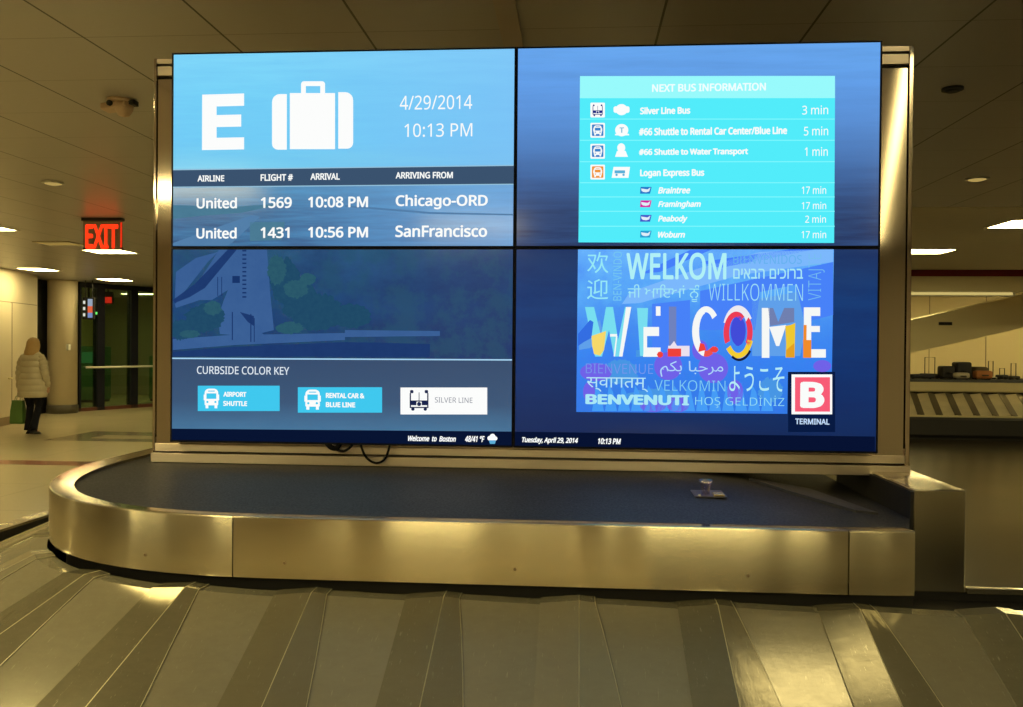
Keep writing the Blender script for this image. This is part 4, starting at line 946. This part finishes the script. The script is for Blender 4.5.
ZR = 1.035
suitcase(6.75, 14.08, ZR, 0.40, 0.28, 0.09, (0.03, 0.03, 0.05), 'low dark bag at the left end of the luggage row', 0.0)
suitcase(7.15, 14.72, 1.02, 0.34, 0.24, 0.10, (0.05, 0.045, 0.04), 'dark case with its pull handle extended, left of the luggage heap', 0.32)
suitcase(7.32, 14.38, 1.02, 0.24, 0.28, 0.26, (0.02, 0.018, 0.02), 'black case in the middle of the distant luggage heap')
suitcase(7.61, 14.38, 1.02, 0.28, 0.28, 0.34, (0.012, 0.012, 0.02), 'tallest black case of the distant luggage heap')
suitcase(7.93, 14.38, 1.02, 0.25, 0.28, 0.25, (0.10, 0.07, 0.03), 'olive brown case right of the black heap')
suitcase(7.85, 14.04, ZR, 0.30, 0.2, 0.17, (0.42, 0.16, 0.05), 'orange bag in front of the olive brown case')
suitcase(7.46, 14.04, ZR, 0.26, 0.18, 0.13, (0.5, 0.45, 0.36), 'pale bag lying in front of the black cases')
suitcase(8.37, 14.4, 1.022, 0.16, 0.24, 0.10, (0.03, 0.03, 0.03), 'small dark case at the right with a short upright handle', 0.12)
suitcase(8.58, 14.4, 1.022, 0.16, 0.24, 0.08, (0.05, 0.04, 0.03), 'small low case near the right edge with a tall handle', 0.24)
suitcase(8.16, 14.4, 1.022, 0.15, 0.24, 0.06, (0.4, 0.36, 0.28), 'small pale case with a tall handle, right of the luggage heap', 0.3)

# ------------------------------------------------------------------ the walking person, seen from behind
px_, py_ = -9.23, 11.5
ps = thing('person', (px_, py_, 0), 'person with fair hair in a pale quilted coat walking away with a green bag', 'person')
skin = pbr('skin', (0.50, 0.30, 0.20), 0.5)
def skinned(name, verts, edges, rad, mat, parent, root=0, sub=2):
    me = bpy.data.meshes.new(name); me.from_pydata([(px_+v[0], py_+v[1], v[2]) for v in verts], edges, []); o = link(name, me, mat, parent)
    md = o.modifiers.new('skin', 'SKIN'); md.use_smooth_shade = True
    for i, r in enumerate(rad):
        sv = me.skin_vertices[0].data[i]; sv.radius = (r, r) if isinstance(r, (int, float)) else r; sv.use_root = (i == root)
    ss = o.modifiers.new('sub', 'SUBSURF'); ss.levels = sub; ss.render_levels = sub
    return o
V = [(0, 0, 0.90), (0, 0, 1.10), (0, -0.01, 1.30), (0, 0.01, 1.42), (0, 0.02, 1.50), (0, 0.03, 1.585), (0, 0.035, 1.64),   # 0-6 spine, neck, head
     (-0.09, 0, 0.84), (-0.10, 0.10, 0.48), (-0.09, 0.03, 0.09), (-0.10, 0.16, 0.04),      # 7-10 left leg, striding forward
     (0.09, 0, 0.84), (0.08, 0.06, 0.48), (0.09, -0.12, 0.12), (0.10, 0.0, 0.045),      # 11-14 right leg, trailing
     (-0.17, 0, 1.34), (-0.24, 0.0, 1.07), (-0.27, 0.04, 0.83), (-0.275, 0.05, 0.76),                     # left arm
     (0.17, 0, 1.34), (0.25, -0.03, 1.07), (0.23, 0.08, 0.86), (0.225, 0.10, 0.79)]
E_ = [(0,1),(1,2),(2,3),(3,4),(4,5),(5,6),(0,7),(7,8),(8,9),(9,10),(0,11),(11,12),(12,13),(13,14),(2,15),(15,16),(16,17),(17,18),(2,19),(19,20),(20,21),(21,22)]
Rd = [(0.12, 0.10), (0.12, 0.09), (0.13, 0.09), 0.055, 0.055, (0.075, 0.09), (0.05, 0.06), 0.07, 0.045, 0.035, 0.03, 0.07, 0.045, 0.035, 0.03, 0.055, 0.042, 0.03, 0.03, 0.055, 0.042, 0.03, 0.03]
for bi, sgn in ((18, -1), (22, 1)):
    b0 = V[bi]
    for k in range(4):
        i0 = len(V); V += [(b0[0]+0.002*sgn, b0[1]-0.027+k*0.018, b0[2]-0.035), (b0[0]-0.006*sgn, b0[1]-0.027+k*0.018, b0[2]-0.065), (b0[0]-0.018*sgn, b0[1]-0.025+k*0.017, b0[2]-(0.08, 0.088, 0.086, 0.078)[k])]
        E_ += [(bi, i0), (i0, i0+1), (i0+1, i0+2)]; Rd += [0.010, 0.009, 0.008]
    i0 = len(V); V += [(b0[0]-0.012*sgn, b0[1]+0.035, b0[2]-0.01), (b0[0]-0.02*sgn, b0[1]+0.045, b0[2]-0.04)]; E_ += [(bi, i0), (i0, i0+1)]; Rd += [0.010, 0.009]
body = skinned('body', V, E_, Rd, skin, ps, 0, 2)
def ring(cx_, cy_, z, rx, ry, n=32, mod=0.0, ph=0):
    return [(px_+cx_+rx*(1+mod*math.sin(6*2*PI*i/n+ph))*math.cos(2*PI*i/n), py_+cy_+ry*(1+mod*math.sin(6*2*PI*i/n+ph))*math.sin(2*PI*i/n), z) for i in range(n)]
coatm = pbr('pale_quilted_nylon', (0.52, 0.46, 0.33), 0.45, var=0.08, nscale=10, bump=0.3, bscale=40)
rings = []
prof = [(0.64, 0.25, 0.18), (0.80, 0.245, 0.18), (0.95, 0.22, 0.165), (1.1, 0.195, 0.15), (1.22, 0.185, 0.145), (1.32, 0.19, 0.14), (1.38, 0.175, 0.12), (1.43, 0.11, 0.09), (1.47, 0.085, 0.08)]
zz = 0.64
while zz <= 1.47:
    for (z0, a0, b0), (z1, a1, b1) in zip(prof, prof[1:]):
        if z0 <= zz <= z1: q = (zz-z0)/(z1-z0); a = a0+(a1-a0)*q; b = b0+(b1-b0)*q
    puff = abs(math.sin((zz-0.64)/0.105*PI))**0.5
    rings.append(ring(0, 0, zz, a-0.014+0.018*puff, b-0.014+0.018*puff, mod=0.01, ph=zz*20)); zz += 0.0105
bm = bmesh.new(); loft(bm, rings); obj('coat', bm, coatm, ps, True)
def sleeve(pts, rr):
    bm = bmesh.new(); P = [Vector((px_+p[0], py_+p[1], p[2])) for p in pts]; out, R_ = [], []
    for i in range(len(P)-1):
        for k in range(14):
            q = k/14; out.append(P[i].lerp(P[i+1], q)); r = rr[i]+(rr[i+1]-rr[i])*q; s_ = (i*14+k)
            R_.append(r-0.006+0.012*abs(math.sin(s_/6.0*PI))**0.5)
    out.append(P[-1]); R_.append(rr[-1]); 
    for _ in range(4):
        out = [out[0]]+[(out[i-1]+out[i]*2+out[i+1])/4 for i in range(1, len(out)-1)]+[out[-1]]
    tube(bm, out, R_, 20); obj('sleeve', bm, coatm, ps, True)
sleeve([(-0.13, 0, 1.36), (-0.195, 0.0, 1.25), (-0.235, 0, 1.05), (-0.265, 0.04, 0.80)], [0.065, 0.07, 0.062, 0.045])
sleeve([(0.13, 0, 1.36), (0.195, 0.0, 1.25), (0.25, -0.03, 1.05), (0.23, 0.08, 0.83)], [0.065, 0.07, 0.062, 0.045])
jean = pbr('dark_navy_denim', (0.006, 0.007, 0.014), 0.8, bump=0.2, spec=0.2)
for s_, pts in ((-1, [(-0.085, 0, 0.86), (-0.10, 0.07, 0.62), (-0.10, 0.10, 0.48), (-0.095, 0.06, 0.28), (-0.09, 0.03, 0.06)]), (1, [(0.085, 0, 0.86), (0.085, 0.05, 0.62), (0.08, 0.06, 0.48), (0.085, -0.03, 0.28), (0.09, -0.12, 0.08)])):
    bm = bmesh.new(); P = [Vector((px_+p[0], py_+p[1], p[2])) for p in pts]; out = []; R_ = []
    rr = [0.10, 0.08, 0.06, 0.055, 0.07]
    for i in range(4):
        for k in range(6): q = k/6; out.append(P[i].lerp(P[i+1], q)); R_.append(rr[i]+(rr[i+1]-rr[i])*q)
    out.append(P[-1]); R_.append(rr[-1]); tube(bm, out, R_, 20); obj('trouser_leg', bm, jean, ps, True)
for dx, dy, z0, tilt in ((-0.09, 0.09, 0.0, 0.0), (0.095, -0.07, 0.0, 0.25)):
    bm = bmesh.new(); rr = []
    for q, (hh, wd) in enumerate(((0.03, 0.03), (0.075, 0.04), (0.08, 0.042), (0.05, 0.045), (0.045, 0.045), (0.03, 0.025))):
        yy = -0.09+q*0.045
        rr.append([(px_+dx+wd*math.cos(2*PI*i/16), py_+dy+yy, z0+0.002+(hh if math.sin(2*PI*i/16) > 0 else 0.0)*abs(math.sin(2*PI*i/16))+(0.11-yy)*tilt*0.35) for i in range(16)])
    loft(bm, rr); obj('shoe', bm, M['black'], ps, True)
hairm = pbr('fair_hair', (0.46, 0.30, 0.12), 0.5, var=0.25, nscale=30, stretch=(6, 6, 0.6), bump=0.5, bscale=80)
bm = bmesh.new(); hr = []
for z, rx, ry, cy_ in ((1.365, 0.06, 0.03, -0.075), (1.38, 0.105, 0.06, -0.06), (1.43, 0.12, 0.085, -0.03), (1.48, 0.115, 0.10, 0.0), (1.54, 0.108, 0.108, 0.015), (1.60, 0.10, 0.11, 0.02), (1.645, 0.08, 0.09, 0.025), (1.675, 0.045, 0.05, 0.025), (1.685, 0.01, 0.012, 0.025)):
    hr.append(ring(0, cy_, z, rx, ry, 32, 0.03, z*8))
loft(bm, hr); obj('hair', bm, hairm, ps, True)
# face on the far side of the head
bm = bmesh.new(); loft(bm, [[(px_+rx*math.cos(2*PI*i/20), py_+0.135+0.02*fy, 1.535+z+rz*math.sin(2*PI*i/20)) for i in range(20)] for rx, rz, fy, z in ((0.07, 0.09, -2.5, 0), (0.065, 0.085, -0.6, 0), (0.05, 0.06, 0.1, 0), (0.02, 0.03, 0.3, 0))]); obj('face', bm, skin, ps, True)
bm = bmesh.new(); tube(bm, [(px_, py_+0.13, 1.56), (px_, py_+0.16, 1.525), (px_, py_+0.135, 1.515)], [0.008, 0.014, 0.01], 10); obj('nose', bm, skin, ps, True)
for s_ in (-1, 1):
    bm = bmesh.new(); bmesh.ops.create_uvsphere(bm, u_segments=12, v_segments=8, radius=0.011, matrix=Matrix.Translation((px_+s_*0.03, py_+0.128, 1.56))); obj('eye', bm, M['white'], ps, True)
bm = bmesh.new(); tube(bm, [(px_-0.022, py_+0.131, 1.49), (px_, py_+0.138, 1.488), (px_+0.022, py_+0.131, 1.49)], 0.005, 8); obj('mouth', bm, pbr('lip', (0.4, 0.12, 0.1), 0.5), ps, True)
# green shopping bag
bxc, byc = px_-0.29, py_+0.05
bg = thing('shopping_bag', (bxc, byc, 0.2), 'green shopping bag held in the left hand of the walking person', 'bag')
gmat = pbr('green_bag_paper', (0.09, 0.20, 0.05), 0.45, var=0.15, nscale=6, bump=0.4, bscale=15)
bm = bmesh.new(); rr = []
for z, a, b in ((0.17, 0.115, 0.05), (0.2, 0.12, 0.06), (0.4, 0.11, 0.055), (0.58, 0.095, 0.03)):
    rr.append([(bxc+x*a, byc+y*b, z) for x, y in ((-1, -1), (-0.3, -1.1), (0.3, -1.1), (1, -1), (1.05, 0), (1, 1), (0, 1.1), (-1, 1), (-1.05, 0))])
loft(bm, rr); obj('bag_body', bm, gmat, bg)
for s_ in (-1, 1):
    bm = bmesh.new(); tube(bm, [(bxc-0.05, byc+s_*0.03, 0.56), (bxc-0.035, byc+s_*0.02, 0.64), (bxc+0.012, byc+s_*0.006, 0.69), (bxc+0.05, byc+s_*0.02, 0.64), (bxc+0.055, byc+s_*0.03, 0.56)], 0.005, 8); obj('handle', bm, gmat, bg, True)
